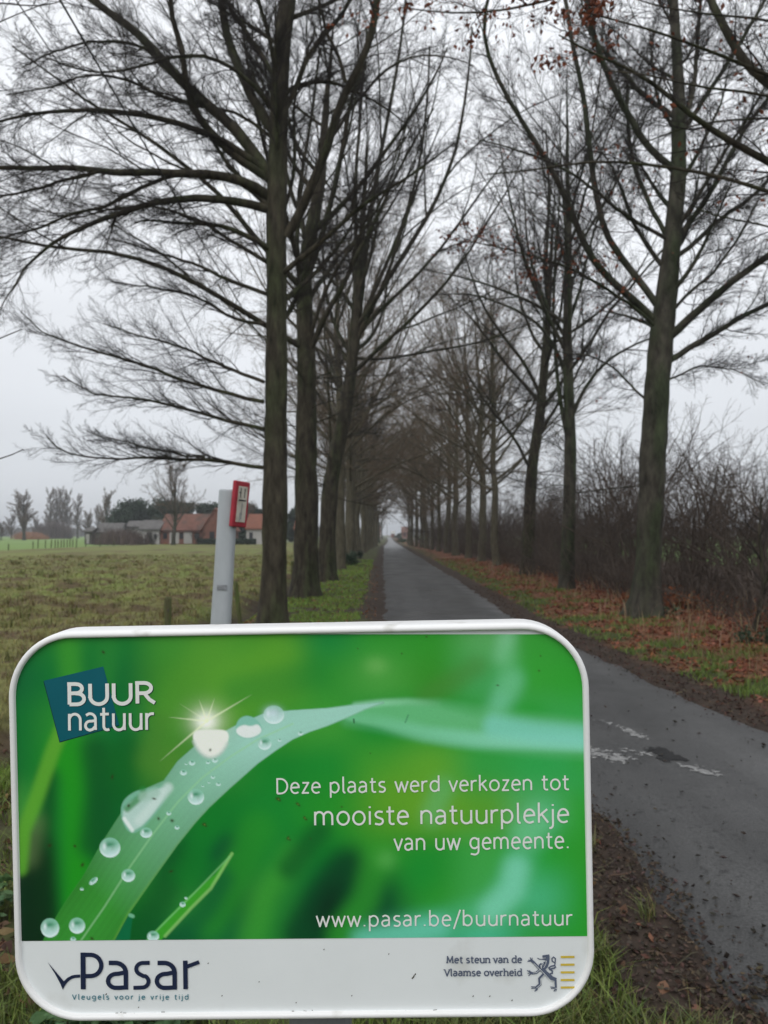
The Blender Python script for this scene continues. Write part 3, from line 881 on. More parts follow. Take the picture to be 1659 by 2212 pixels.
EX = {11: [([(656, 625), (668, 585), (700, 500), (720, 420), (745, 300), (760, 200), (800, 60), (815, -40)], -1, 15, 6), ([(652, 650), (640, 520), (650, 400), (670, 280), (690, 100)], 1, 12, 5), ([(662, 760), (690, 640), (740, 560), (800, 480), (850, 380), (880, 260)], -1.5, 10, 3)],
      12: [([(768, 740), (800, 660), (850, 580), (920, 480), (960, 400), (985, 330), (1010, 200), (1020, 60)], -1.5, 13, 4), ([(775, 720), (830, 660), (900, 600), (980, 500), (1050, 400), (1110, 320)], -1, 9, 3),
           ([(770, 735), (785, 600), (800, 450), (830, 300), (860, 150), (880, -20)], .5, 13, 5), ([(765, 730), (770, 560), (765, 400), (775, 250), (790, 60)], 1, 11, 5), ([(760, 772), (830, 778), (900, 762), (980, 752), (1045, 740), (1100, 715), (1170, 695)], -2, 7, 2.5),
           ([(772, 715), (820, 600), (870, 500), (905, 380), (925, 240), (930, 100)], 1, 10, 4), ([(760, 770), (720, 700), (700, 600), (705, 480)], 0, 9, 4)],
      13: [([(1229, 910), (1262, 840), (1300, 790), (1370, 745), (1440, 720)], -1, 10, 3), ([(1226, 950), (1205, 850), (1195, 700), (1200, 560), (1210, 400)], .5, 10, 4), ([(1222, 720), (1260, 600), (1290, 480), (1330, 380)], 1, 8, 3), ([(1222, 760), (1170, 660), (1130, 560), (1100, 430), (1080, 300)], -1, 9, 3)],
      14: [([(1160, 950), (1200, 880), (1240, 820), (1280, 740)], -1, 9, 3), ([(1172, 860), (1130, 780), (1080, 720), (1030, 640), (1000, 540)], -2, 9, 3), ([(1178, 800), (1185, 680), (1180, 560), (1190, 420), (1180, 280)], 0, 12, 4), ([(1150, 1020), (1110, 940), (1060, 880), (1010, 800)], -1, 8, 3)]}
for pts, Y, r0, H, sd_, bk, lf, lab, grp in near:
    tr, thick, tw, rg = row_tree(sd_, px_trunk(pts, Y, H), r0, nl=15, bark=bk, extra=EX[sd_], Y=Y)
    b = tr[0].mean(0) * 0 + gnd(*pts[0]); b[2] = 0
    make_tree('bare_tree', lab, b, tr, thick, tw, bk, 'twig', grp, (tw[2], lf, .1) if lf else None, rg=rg)

protos = []
for k, (sd_, H, r0, bk, lf) in enumerate([(31, 16, .3, 'bark', 0), (32, 17, .27, 'bark', 0), (33, 15.5, .25, 'bark_grey', 120), (34, 16.5, .3, 'bark', 0)]):
    rg = np.random.default_rng(sd_)
    zz = np.linspace(-.1, H, 12)
    tp = np.stack([np.cumsum(rg.normal(0, .12, 12)), np.cumsum(rg.normal(0, .12, 12)), zz], 1); tp[:, :2] -= tp[0, :2]
    tr, thick, tw, rg = row_tree(sd_ + 50, tp, r0, bark=bk, fork=.25, fine=.003, dens=(13, 9, 5), llen=.62, nl=26, trop=.03, ang=.92, nlow=5, low0=.24)
    protos.append((tr, thick, tw, bk, (tw[2], lf, .12) if lf else None, rg))
made = {}


def place(kind, x, y, rz, sc, label, grp):
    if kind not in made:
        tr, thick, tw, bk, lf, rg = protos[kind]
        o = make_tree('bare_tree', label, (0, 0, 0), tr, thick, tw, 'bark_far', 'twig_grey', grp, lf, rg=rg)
        o.location = (x, y, 0); o.rotation_euler = (0, 0, rz); o.scale = sc
        made[kind] = o
        return o
    return copy_thing(made[kind], (x, y, 0), rz, sc, label, grp)


rg = np.random.default_rng(77)
lx = [(-2.05, 35.6), (-2.1, 44.5), (-2.05, 52), (-2.0, 60), (-1.9, 68), (-1.85, 76), (-1.7, 84), (-1.5, 92), (-1.35, 100), (-1.15, 108)]
for i, (x, y) in enumerate(lx):
    place(int(rg.integers(0, 4)) if i else 1, x, y, rg.random() * 6.28, (1, 1, rg.uniform(.9, 1.08)), f'tall bare tree with bare lower trunk, {OR[i + 4]} from the sign in the meadow-side row', GL)
rx = [(5.55, 38), (5.6, 44.5), (5.55, 51), (5.4, 58), (5.3, 65), (5.1, 72), (4.9, 79), (4.7, 86), (4.5, 93), (4.2, 100), (3.95, 108), (3.7, 116)]
for i, (x, y) in enumerate(rx):
    place(int(rg.integers(0, 4)) if i else 2, x, y, rg.random() * 6.28, (rg.uniform(.75, .95),) * 2 + (rg.uniform(.85, 1.05),), f'tall bare tree before the thicket, {OR[i + 4]} from the sign in the thicket-side row', GR)

# ---- twigs of a young tree just outside the left edge
rg = np.random.default_rng(404)
yb = np.array([-2.9, 4.0, 0.])
zz = np.linspace(-.05, 4.6, 30)
path = np.stack([yb[0] - .1 * zz ** .5, yb[1] + .03 * zz, zz], 1)
trunkY = trunk_tube(path, np.interp(zz, [0, 4.6], [.045, .008]), 10, .3, 4, 2)
YM = [([(-90, 775), (-40, 748), (0, 727), (25, 720), (44, 711)], 4.0, 3.9, 4, 2), ([(-90, 1010), (-40, 998), (0, 991), (25, 986), (50, 970)], 4.0, 3.9, 4, 2),
      ([(-110, 130), (-40, 60), (20, 40), (60, 20), (100, 5)], 4.1, 4.3, 4, 1.6), ([(-110, 40), (-20, -10), (40, 15), (110, 18), (180, -20)], 4.1, 4.4, 4, 1.6)]


def bough2(pts, Y0, Y1, w0, w1):
    p, r = px_limb(pts, Y0, Y1, w0, w1, rg, jit=.002)
    zr = np.clip(p[0, 2] - .35, .3, 4.4)
    root = np.array([np.interp(zr, path[:, 2], path[:, 0]), np.interp(zr, path[:, 2], path[:, 1]), zr])
    s_ = smooth_path(np.concatenate([[np.r_[root, r[0] * 1.6]], np.c_[p, r]]), 18)
    return s_[:, :3], s_[:, 3]


la = stack([bough2(*q) for q in YM])
f1 = spawn(rg, la[0][2:], la[1][2:], 9, .35, .98, .8, .2, 6, .6, .12, .0, .2, .0016, .004)
f2 = spawn(rg, *f1, 4, .2, .98, .8, .5, 5, .7, .15, .0, .2, .0014, .003)
make_tree('young_tree', 'thin young tree outside the left edge with only a few twig tips showing', yb, trunkY, [(*la, 6)], [f1, f2], 'bark', 'twig', rg=rg)
# ------------------------------------------------------------------ the thicket and other low plants
def shrub_parts(seed, n, H, spread, rbase=.022, dens=(9, 6), fine=.0028):
    rg = np.random.default_rng(seed)
    st = []
    for i in range(n):
        a = rg.random() * 6.283; rr = rg.random() * .55
        p = np.array([math.cos(a) * rr, math.sin(a) * rr, -.05])
        d = norm(np.array([math.cos(a) * spread * rg.random(), math.sin(a) * spread * rg.random(), 1.]))
        hh = H * rg.uniform(.55, 1.05); P = [p]
        for q in range(12):
            P.append(P[-1] + d * hh / 12); d = norm(d + rg.normal(0, .14, 3) + UP * .03)
        st.append((np.array(P), np.linspace(rbase * rg.uniform(.6, 1.3), .005, 13)))
    P, R = stack(st)
    l2 = spawn(rg, P, R, dens[0], .15, .99, .7, .36, 8, .6, .16, .05, 0, fine * 1.4, .012, wt=.4)
    l3 = spawn(rg, *l2, dens[1], .15, .99, .65, .4, 6, .55, .15, .03, 0, fine, .006, wt=.4)
    return [(P, R)], [l2, l3], rg


def make_shrub(name, label, cat, seed, n, H, spread, group=None, stem='stem_purple', twm='stem_purple', rbase=.022, dens=(9, 6), fine=.0028, stems='stems'):
    a, b, rg = shrub_parts(seed, n, H, spread, rbase, dens, fine)
    o = thing(name, label, cat, (0, 0, 0), 0, group)
    V, q = join([tubes(P, R, 6) for P, R in a]); obj(stems, raw_mesh(stems, V, q), M[stem], o)
    V, q = join([tubes(P, R, 3) for P, R in b]); obj('twigs', raw_mesh('twigs', V, q), M[twm], o)
    return o


TH = 'bare shrubs of the thicket on the right'
TL = 'bare purple-brown shrub standing in the dense thicket behind the right-hand tree row'
sp = [make_shrub('bare_shrub', TL, 'shrub', 500 + i, (8, 10, 7, 6)[i], (4.1, 3.5, 4.6, 5.0)[i], .5, TH, rbase=(.024, .02, .028, .034)[i], dens=(11, 8), fine=.003) for i in range(4)]
rg = np.random.default_rng(88)
spots = []
y = 10.5
while y < 112:
    for lane in range(4):
        x = 7.0 + lane * 1.7 + rg.normal(0, .4) + (.9 if y < 16 else 0) - (y > 60) * 1.2
        spots.append((x, y + rg.normal(0, .5)))
    y += 1.5 + y * .035
used = set()
for i, (x, y) in enumerate(spots):
    k = int(rg.integers(0, 4)); sc = rg.uniform(.8, 1.2) * (1.0 if y > 14 else .85)
    sc_ = (sc * 1.1, sc * 1.1, sc)
    if k not in used:
        used.add(k); o = sp[k]; o.location = (x, y, float(gheight(x, y))); o.scale = sc_; o.rotation_euler = (0, 0, rg.random() * 6.28)
    else:
        copy_thing(sp[k], (x, y, float(gheight(x, y))), rg.random() * 6.28, sc_)
for k in range(4):
    if k not in used: sp[k].location = (8.5, 14 + k, 0)
# low brush in front of the thicket
LB = 'low brush between the right-hand trunks'
lowp = make_shrub('low_brush', 'low tangled twiggy brush growing out of the leaf litter at the thicket edge', 'shrub', 560, 16, 1.25, .9, LB, rbase=.008, dens=(8, 4), fine=.002)
first = True
y = 11.0
while y < 75:
    for lane in range(2):
        x = 6.1 + lane * .9 + rg.normal(0, .35); yy = y + rg.normal(0, .5); sc = rg.uniform(.6, 1.25)
        if first:
            lowp.location = (x, yy, float(gheight(x, yy))); first = False
        else:
            copy_thing(lowp, (x, yy, float(gheight(x, yy))), rg.random() * 6.28, (sc * 1.3, sc * 1.3, sc))
    y += 1.3 + y * .03
# crooked sapling at the right edge of the photo
rg = np.random.default_rng(91)
sap = thing('sapling', 'crooked dark sapling leaning at the right edge beside the big grey trunk', 'sapling', tuple(gnd(1622, 1372)))
b = gnd(1622, 1372)
ys = b[1]
l0 = [px_limb([(1622, 1376), (1640, 1330), (1655, 1275), (1650, 1230), (1640, 1150), (1650, 1080)], ys, ys + .2, 13, 5, rg),
      px_limb([(1651, 1260), (1672, 1215), (1690, 1150), (1700, 1060)], ys, ys - .3, 8, 3, rg)]
P, R = stack(l0)
l2 = spawn(rg, P, R, 11, .3, .98, .9, .45, 10, .5, .1, .03, .2, .003, .012)
l3 = spawn(rg, *l2, 7, .2, .98, .7, .4, 6, .5, .14, .02, .2, .0022, .005)
V, q = tubes(P, R, 8); obj('trunk', raw_mesh('trunk', V - b, q), M['bark'], sap)
V, q = join([tubes(*l2, 4), tubes(*l3, 3)]); obj('crown', raw_mesh('crown', V - b, q), M['twig'], sap)


def clump(name, label, cat, loc, n, rad, size, mt, squash=.7, stem='bark', group=None):
    """small evergreen or leafy bush: leaf faces spread through a lumpy volume on a few stems"""
    rg = np.random.default_rng(int(abs(loc[0] * 97 + loc[1] * 31)) + n)
    o = thing(name, label, cat, loc, 0, group)
    cen = np.stack([rg.normal(0, rad * .42, 12), rg.normal(0, rad * .42, 12), rad * squash * (.35 + .9 * rg.random(12))], 1)
    i = rg.integers(0, 12, n)
    p = cen[i] + norm(rg.normal(0, 1, (n, 3))) * (rad * .38 * rg.random((n, 1)) ** .5)
    p[:, 2] = np.abs(p[:, 2])
    u = norm(rg.normal(0, 1, (n, 3))); v = norm(np.cross(u, rg.normal(0, 1, (n, 3)))); nn = np.cross(u, v)
    s = (size * rg.uniform(.6, 1.3, n))[:, None]
    V = np.stack([p, p + u * s * .5 + v * s * .33 + nn * s * .1, p + u * s, p + u * s * .5 - v * s * .33 + nn * s * .1], 1).reshape(-1, 3)
    i0 = np.arange(n)[:, None] * 4
    obj('foliage', raw_mesh('foliage', V, None, np.concatenate([i0 + [0, 1, 2], i0 + [0, 2, 3]]), False), M[mt], o)
    m = MB()
    for c_ in cen[:7]: m.cyl((0, 0, -.03), c_ * .85, rad * .03, rad * .012, 6)
    m.build('stems', M[stem], o)
    return o


M['bronze'] = mat('bronze_leaf', (.20, .065, .025), .8, (3, .4))
M['evergreen'] = mat('evergreen', (.028, .046, .028), .8, (.5, .35))
g_ = lambda px, py: tuple(gnd(px, py) * [1, 1, 0])
clump('ivy_clump', 'dark green ivy growing round the foot of the big grey trunk', 'ivy', g_(1408, 1337), 900, .42, .07, 'ivy', .45)
clump('bronze_shrub', 'low bush of rust red leaves beside the foot of the big grey trunk', 'shrub', g_(1470, 1322), 420, .55, .09, 'bronze', .5)
clump('bronze_shrub', 'small clump of rust orange leaves just left of the big grey trunk', 'shrub', g_(1352, 1312), 160, .3, .08, 'bronze', .6)
clump('evergreen_bush', 'dark evergreen bush between the trunks of the meadow-side row', 'bush', g_(752, 1222), 1500, .6, .08, 'ivy', .8)
clump('evergreen_bush', 'small low green bush by the verge beyond the dark evergreen bush', 'bush', g_(772, 1206), 700, .5, .09, 'evergreen', .7)
clump('bramble', 'green leafy bramble in front of the thicket at the right edge', 'bramble', g_(1640, 1398), 420, .35, .05, 'ivy', .5)

# ------------------------------------------------------------------ the farm beyond the meadow
M['roof'] = mat('roof_tile', (.135, .06, .042), .85, (1.5, .35), (3, .6), second=((.085, .055, .042), .5, .52))
M['roof_new'] = mat('roof_new', (.17, .066, .04), .85, (1.5, .2))
M['brick'] = mat('brick', (.19, .085, .06), .9, (2, .3))
M['white_wall'] = mat('white_wall', (.38, .37, .355), .9, (1, .12))
M['grey_wall'] = mat('grey_wall', (.30, .29, .28), .9, (.8, .3))
M['dark_wall'] = mat('dark_wall', (.06, .055, .05), .9, (.8, .3))
M['roof_grey'] = mat('roof_grey', (.115, .11, .105), .9, (.6, .35))
M['dark_glass'] = mat('dark_glass', (.02, .022, .025), .2)
M['green_paint'] = mat('green_paint', (.03, .05, .035), .7)


def house(name, label, cat, x0, x1, y, dep, eave, ridge, wall, roof, axis_='x', openings=(), gable=None, chim=None, group=None):
    """walls as one solid with gables, roof as two slabs, openings on the front; base at its front left corner"""
    o = thing(name, label, cat, (x0, y, 0), 0, group)
    W_ = x1 - x0
    m = MB()
    if axis_ == 'x':
        m.prism([(0, 0, -.1), (0, dep, -.1), (0, dep, eave), (0, dep / 2, ridge), (0, 0, eave)], (W_, 0, 0))
    else:
        m.prism([(0, 0, -.1), (W_, 0, -.1), (W_, 0, eave), (W_ / 2, 0, ridge), (0, 0, eave)], (0, dep, 0))
    wl = m.build('wall', M[wall], o)
    m = MB(); t = .22; ov = .35
    if axis_ == 'x':
        for s in (0, 1):
            y0, y1 = (-ov, dep / 2) if s == 0 else (dep + ov, dep / 2)
            z0 = eave - (ridge - eave) * ov / (dep / 2)
            m.prism([(-.2, y0, z0 + .02), (-.2, y1, ridge + .02), (-.2, y1, ridge + t), (-.2, y0, z0 + t)], (W_ + .4, 0, 0))
    else:
        for s in (0, 1):
            a, c_ = (-ov, W_ / 2) if s == 0 else (W_ + ov, W_ / 2)
            z0 = eave - (ridge - eave) * ov / (W_ / 2)
            m.prism([(a, -.25, z0 + .02), (c_, -.25, ridge + .02), (c_, -.25, ridge + t), (a, -.25, z0 + t)], (0, dep + .5, 0))
    rf = m.build('roof', M[roof], o)
    if chim:
        MB().box((chim, dep / 2, ridge + .5), (.6, .6, 1.3)).build('chimney', M['brick'], rf)
    for (nm, a, c_, z0, z1, mt) in openings:
        MB().box(((a + c_) / 2, -.03, (z0 + z1) / 2), (c_ - a, .1, z1 - z0), bev=.01).build(nm, M[mt], o)
    return o


YF = 130.0
X = lambda px, Y=YF: (px - 829.5) / F_PX * Y
bar = house('farmhouse', 'long farmhouse with an old red tiled roof and white doors beyond the meadow', 'farmhouse', X(346), X(447), YF, 8, 2.4, 5.0, 'brick', 'roof',
            openings=[('door', 1.6, 3.2, .1, 2.0, 'white_wall'), ('door', 4.0, 5.4, .1, 2.0, 'white_wall'), ('window', 3.3, 3.9, .9, 1.9, 'dark_glass'), ('window', .5, 1.2, .9, 1.9, 'dark_glass'), ('window', 5.8, 6.6, .9, 1.9, 'dark_glass')])
house('gable_house', 'brick house with its pointed gable end facing the meadow, joined to the long red roof', 'house', X(441), X(496), YF - 1.2, 9, 2.6, 5.9, 'brick', 'roof_new', 'y', openings=[('window', 1.2, 2.0, .9, 2.1, 'dark_glass'), ('window', 2.6, 3.3, .9, 2.1, 'dark_glass')], chim=None)
house('red_roof_house', 'white walled house with a bright orange red roof, seen right of the grey post', 'house', X(530), X(566), YF + 1, 7, 2.7, 5.0, 'white_wall', 'roof_new', 'x', openings=[('window', .5, 1.1, .9, 2.0, 'dark_glass')])
house('red_roof_house', 'small house with an orange red roof, just right of the big mossy trunk', 'house', X(628), X(646), YF + 6, 7, 2.6, 4.6, 'brick', 'roof_new', 'x')
house('farm_shed', 'low dark timber shed at the left end of the farm', 'shed', X(198), X(213), YF - 3, 4, 2.1, 2.6, 'dark_wall', 'roof_grey', openings=[('door', .2, .8, .1, 1.7, 'grey_wall')])
house('farm_shed', 'grey shed with a wide pale roof behind the bare bushes', 'shed', X(213), X(262), YF - 1, 5, 2.0, 3.4, 'grey_wall', 'roof_grey', openings=[('door', 1.2, 2.2, .1, 1.8, 'dark_wall'), ('window', 2.9, 3.4, .9, 1.6, 'dark_glass')])
house('farm_shed', 'narrow pale shed with a lean roof between the grey shed and the white barn', 'shed', X(264), X(302), YF + 2, 5, 2.9, 3.8, 'white_wall', 'roof_grey', openings=[('door', .5, 1.5, .1, 2.0, 'dark_wall')])
house('white_barn', 'whitewashed barn with a grey roof at the left end of the long red roof', 'barn', X(304), X(346), YF - .5, 6, 2.5, 3.9, 'white_wall', 'roof_grey', openings=[('door', 1.2, 2.1, .1, 2.0, 'dark_wall'), ('window', 2.4, 2.9, .9, 1.7, 'dark_glass')])
# clipped hedge before the houses
hd = thing('clipped_hedge', 'low dark green clipped hedge in front of the red roofed houses', 'hedge', (X(445), YF - 6, 0))
rg = np.random.default_rng(12)
n = 5000; Lh = X(566) - X(445)
p = np.stack([rg.random(n) * Lh, (rg.random(n) - .5) * .7, rg.random(n) ** .7 * .95], 1)
u = norm(rg.normal(0, 1, (n, 3))); v = norm(np.cross(u, rg.normal(0, 1, (n, 3))))
V = np.stack([p - u * .11, p + v * .08, p + u * .11, p - v * .08], 1).reshape(-1, 3)
obj('foliage', raw_mesh('foliage', V, np.arange(n)[:, None] * 4 + np.arange(4), None, False), M['evergreen'], hd)
m = MB()
for i in range(16): m.cyl((Lh * (i + .5) / 16, 0, 0), (Lh * (i + .5) / 16, 0, .8), .04, .02, 6)
m.build('stems', M['bark'], hd)


def conifer(seed, H, rad, label, loc, group=None):
    rg = np.random.default_rng(seed)
    o = thing('evergreen_tree', label, 'tree', loc, 0, group)
    n = 7000
    k = 30
    cz = H * (.1 + .8 * rg.random(k)); prof = rad * np.sqrt(np.clip(1 - ((cz / H - .42) / .62) ** 2, .05, 1))
    a = rg.random(k) * 6.283; q = prof * rg.uniform(.3, .8, k)
    cen = np.stack([np.cos(a) * q, np.sin(a) * q, cz], 1)
    i = rg.integers(0, k, n)
    p = cen[i] + rg.normal(0, 1, (n, 3)) * np.array([.3, .3, .22]) * rad * .85
    p[:, 2] = np.maximum(p[:, 2], .3)
    u = norm(rg.normal(0, 1, (n, 3)) + [0, 0, .5]); v = norm(np.cross(u, rg.normal(0, 1, (n, 3))))
    s = .3
    V = np.stack([p - u * s, p + v * s * .5, p + u * s, p - v * s * .5], 1).reshape(-1, 3)
    obj('crown', raw_mesh('crown', V, np.arange(n)[:, None] * 4 + np.arange(4), None, False), M['evergreen'], o)
    m = MB().cyl((0, 0, -.1), (0, 0, H * .85), .22, .05, 8); m.build('trunk', M['bark'], o)
    return o


EV = 'dark evergreens behind the farm'
for i, (px, top, hw, lab) in enumerate([(262, 1098, 22, 'leftmost and lowest of the dark evergreens behind the sheds'), (288, 1080, 24, 'tall dark evergreen behind the grey shed'),
                                        (318, 1084, 22, 'dark evergreen behind the white barn'), (362, 1074, 26, 'tallest dark evergreen, behind the left end of the long red roof'),
                                        (400, 1083, 17, 'dark evergreen behind the middle of the long red roof'), (442, 1082, 13, 'narrow dark evergreen left of the brick gable'),
                                        (462, 1087, 15, 'dark evergreen behind the brick gable'), (510, 1090, 18, 'dark evergreen behind the red framed plate'), (548, 1090, 18, 'dark evergreen above the bright orange roof'), (640, 1096, 16, 'dark evergreen seen just right of the big mossy trunk')]):
    Yc = 146 + (i % 3) * 4
    conifer(700 + i, (1155 - top) / F_PX * Yc + 1.6, hw * 1.35 / F_PX * Yc, lab, (X(px, Yc), Yc, 0), EV)


def far_tree(seed, H, label, loc, nl=16, fork=.2, group=None, spread=.42, rz=0, lift=.06, r0=.28, fine=.012):
    rg = np.random.default_rng(seed)
    tp = np.stack([np.cumsum(rg.normal(0, .1, 10)), np.cumsum(rg.normal(0, .1, 10)), np.linspace(-.1, H * .97, 10)], 1)
    p = smooth_path(tp, 30); s_ = np.linspace(0, 1, 30)
    tr = trunk_tube(p, r0 * (1 - .93 * s_), 9, .3, 4, seed)
    lim = spawn(rg, p[None], (r0 * (1 - .93 * s_))[None], nl, fork, .97, .7, spread, 12, .5, .07, lift, 0, .012, .1, wt=.45)
    l2 = spawn(rg, *lim, 14, .15, .99, .6, .36, 7, .5, .12, .06, .1, fine, .03)
    l3 = spawn(rg, *l2, 9, .15, .99, .6, .45, 5, .5, .14, .04, .1, fine * .8, .012)
    b = np.array(loc)
    o = thing('distant_tree', label, 'tree', loc, rz, group)
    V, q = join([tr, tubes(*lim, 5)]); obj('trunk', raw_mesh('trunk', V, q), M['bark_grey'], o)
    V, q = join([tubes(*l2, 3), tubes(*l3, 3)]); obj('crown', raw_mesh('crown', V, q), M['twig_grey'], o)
    return o


far_tree(801, 12.4, 'spreading bare tree standing in front of the farmhouse roof', (X(376, 121), 121, 0), 26, .18, None, .6, fine=.017, r0=.34)
far_tree(802, 7.5, 'bare tree behind the houses, between the grey post and the big mossy trunk', (X(545, 150), 150, 0), 18, .25, None, .5, fine=.02)
FT = 'distant bare trees at the far left'
far_tree(803, 12.6, 'round crowned bare tree, largest in the distant field on the left', (X(53, 222), 222, 0), 46, .14, FT, .46, lift=.03, fine=.04, r0=.5)
t2 = far_tree(804, 19.5, 'tall bare tree at the left end of the distant group', (X(106, 330), 330, 0), 30, .16, FT, .34, lift=.06, fine=.05, r0=.5)
for i, (px, sc, lab) in enumerate([(120, 1.0, 'second tall bare tree of the distant group'), (135, 1.02, 'tall bare tree in the middle of the distant group'), (147, .98, 'slim bare tree right of the middle of the distant group'), (168, .88, 'bare tree at the right end of the distant group')]):
    copy_thing(t2, (X(px, 330), 330, 0), 1.3 * i + .7, (1.0, 1.0, sc), lab, FT)
t3 = far_tree(805, 8.5, 'bushy bare tree left of the farm sheds', (X(192, 260), 260, 0), 26, .12, FT, .52, fine=.04, r0=.4, lift=.02)
copy_thing(t3, (X(212, 290), 290, 0), 2, (.9, .9, 1.3), 'bare tree close behind the left end of the farm sheds', FT)
copy_thing(t3, (X(230, 200), 200, 0), 4, (.9, .9, 1.35), 'bare tree rising above the roofs of the low sheds', FT)
copy_thing(t3, (X(3, 215), 215, 0), 3, (.45, .45, .55), 'small stubby bare tree at the left edge of the bright field', FT)
copy_thing(t3, (X(25, 300), 300, 0), 5, (1, 1, 1.0), 'bare tree half hidden by the round crowned tree', FT)
copy_thing(t3, (X(78, 300), 300, 0), 1.1, (.9, .9, .9), 'low bare tree just right of the round crowned tree', FT)
# far hedgerow and treeline along the horizon: nobody could count it
rg = np.random.default_rng(55)
n = 9000
xx = rg.uniform(-900, 900, n); yy = 620 + rg.normal(0, 12, n)
hh = 4 + 9 * fbm(xx, yy * 0, .02, 4, 3) ** 1.3 * rg.random(n) ** .5
k = ~((np.abs(xx - 5) < 16)); xx, yy, hh = xx[k], yy[k], hh[k]; n = len(xx)
u = norm(np.stack([rg.normal(0, .35, n), rg.normal(0, .35, n), np.ones(n)], 1)); v = norm(np.cross(u, rg.normal(0, 1, (n, 3))))
p = np.stack([xx, yy, np.zeros(n)], 1); hw = rg.uniform(.6, 2.2, n)[:, None]
V = np.stack([p - v * hw, p + v * hw, p + v * hw * .8 + u * hh[:, None] * .8, p + u * hh[:, None], p - v * hw * .8 + u * hh[:, None] * .75], 1).reshape(-1, 3)
i0 = np.arange(n)[:, None] * 5
M['far_wood'] = mat('far_wood', (.10, .092, .085), .95, (.05, .3))
tag(obj('far_treeline', raw_mesh('far_treeline', V, i0 + [0, 1, 2, 4], i0 + [4, 2, 3], False), M['far_wood']), kind='stuff')
# brown scrub under the distant group, rust-coloured reeds
n = 5000
M['reed'] = mat('reed', (.32, .16, .09), .9, (.2, .3))
M['scrub'] = mat('scrub', (.1, .075, .065), .9, (.2, .3))


def scrub(name, px0, px1, Y, H, mt, n, label=None):
    rg = np.random.default_rng(int(px0 + Y))
    xx = rg.uniform(X(px0, Y), X(px1, Y), n); t = (xx - X(px0, Y)) / (X(px1, Y) - X(px0, Y))
    hh = H * (.35 + .65 * np.sin(np.pi * np.clip(t, .04, .96)) ** .6) * rg.uniform(.5, 1.05, n) * (.6 + .8 * fbm(xx, xx * 0, .25, 3, 5))
    p = np.stack([xx, Y + rg.normal(0, 2.2, n), np.zeros(n)], 1)
    u = norm(np.stack([rg.normal(0, .3, n), rg.normal(0, .3, n), np.ones(n)], 1)); v = norm(np.cross(u, rg.normal(0, 1, (n, 3))))
    V = np.stack([p - v * .05, p + v * .05, p + u * hh[:, None] + v * .02, p + u * hh[:, None] - v * .02], 1).reshape(-1, 3)
    return tag(obj(name, raw_mesh(name, V, np.arange(n)[:, None] * 4 + np.arange(4), None, False), M[mt]), kind='stuff')


scrub('scrub', 86, 150, 300, 8.0, 'scrub', 3000)
scrub('reeds', 40, 96, 260, 3.0, 'reed', 2500)
scrub('farm_scrub', 218, 312, 122, 2.6, 'scrub', 1100)
# dark bare bushes before the sheds
BB = 'bare bushes before the farm sheds'
bb = make_shrub('bare_bush', 'dark upright bare bush in front of the pale narrow shed', 'bush', 580, 9, 3.3, .25, BB, 'bark', 'twig', .07, (7, 5), .012)
bb.location = (X(262), 124, 0)
for px, sc, lab in [(276, 1.0, 'dark bare bush right of the upright one, before the narrow shed'), (292, .95, 'dark bare bush at the left corner of the white barn'), (332, .8, 'short dark bush in front of the white barn door'), (242, .7, 'small dark bush in front of the wide grey shed'), (425, .9, 'brown bare bush in front of the farmhouse, left of the gable')]:
    copy_thing(bb, (X(px, 124), 124, 0), px * .7, (sc, sc, sc), lab, BB)

# the houses and trees past the end of the avenue
house('distant_house', 'tiny red brick house left of the road past the end of the tree rows', 'house', X(806, 330), X(822, 330), 330, 7, 2.8, 5.2, 'brick', 'roof', openings=[('window', .8, 1.6, .9, 2.1, 'dark_glass')])
house('distant_house', 'tiny red roofed house right of the road past the end of the tree rows', 'house', X(868, 330), X(882, 330), 330, 7, 2.6, 4.8, 'brick', 'roof', openings=[('window', .8, 1.6, .9, 2.1, 'dark_glass')])
house('distant_shed', 'tiny white roofed shed right of the road at the far opening', 'shed', X(845, 420), X(853, 420), 420, 4, 2.2, 3.4, 'brick', 'white_wall')
clump('far_bush', 'blue green bush beside the tiny houses at the far end of the road', 'bush', (X(861, 280), 280, 0), 900, 1.6, .35, 'evergreen', .9)
clump('far_bush', 'low dark bush on the right verge just past the last trees', 'bush', (X(868, 160), 160, 0), 700, 1.0, .2, 'ivy', .5)
p_ = thing('lamp_post', 'thin pale lamp post at the far end of the road', 'lamp post', (X(836, 180), 180, 0))
MB().cyl((0, 0, 0), (0, 0, 5.4), .07, .05, 8).build('pole', M['grey_wall'], p_)
MB().box((.35, 0, 5.42), (.7, .16, .09), bev=.02).build('lamp_head', M['grey_wall'], p_)
t4 = far_tree(806, 11, 'bare tree left of the road just past the end of the avenue', (X(817, 150), 150, 0), 20, .2, None, .4, fine=.008)
copy_thing(t4, (X(882, 145), 145, 0), 2, (1, 1, 1.1), 'bare tree right of the road just past the end of the avenue')
copy_thing(t4, (X(826, 260), 260, 0), 4, (1, 1, 1), 'far bare tree beyond the lamp post')

# ------------------------------------------------------------------ fences
FP = 'field fence posts'


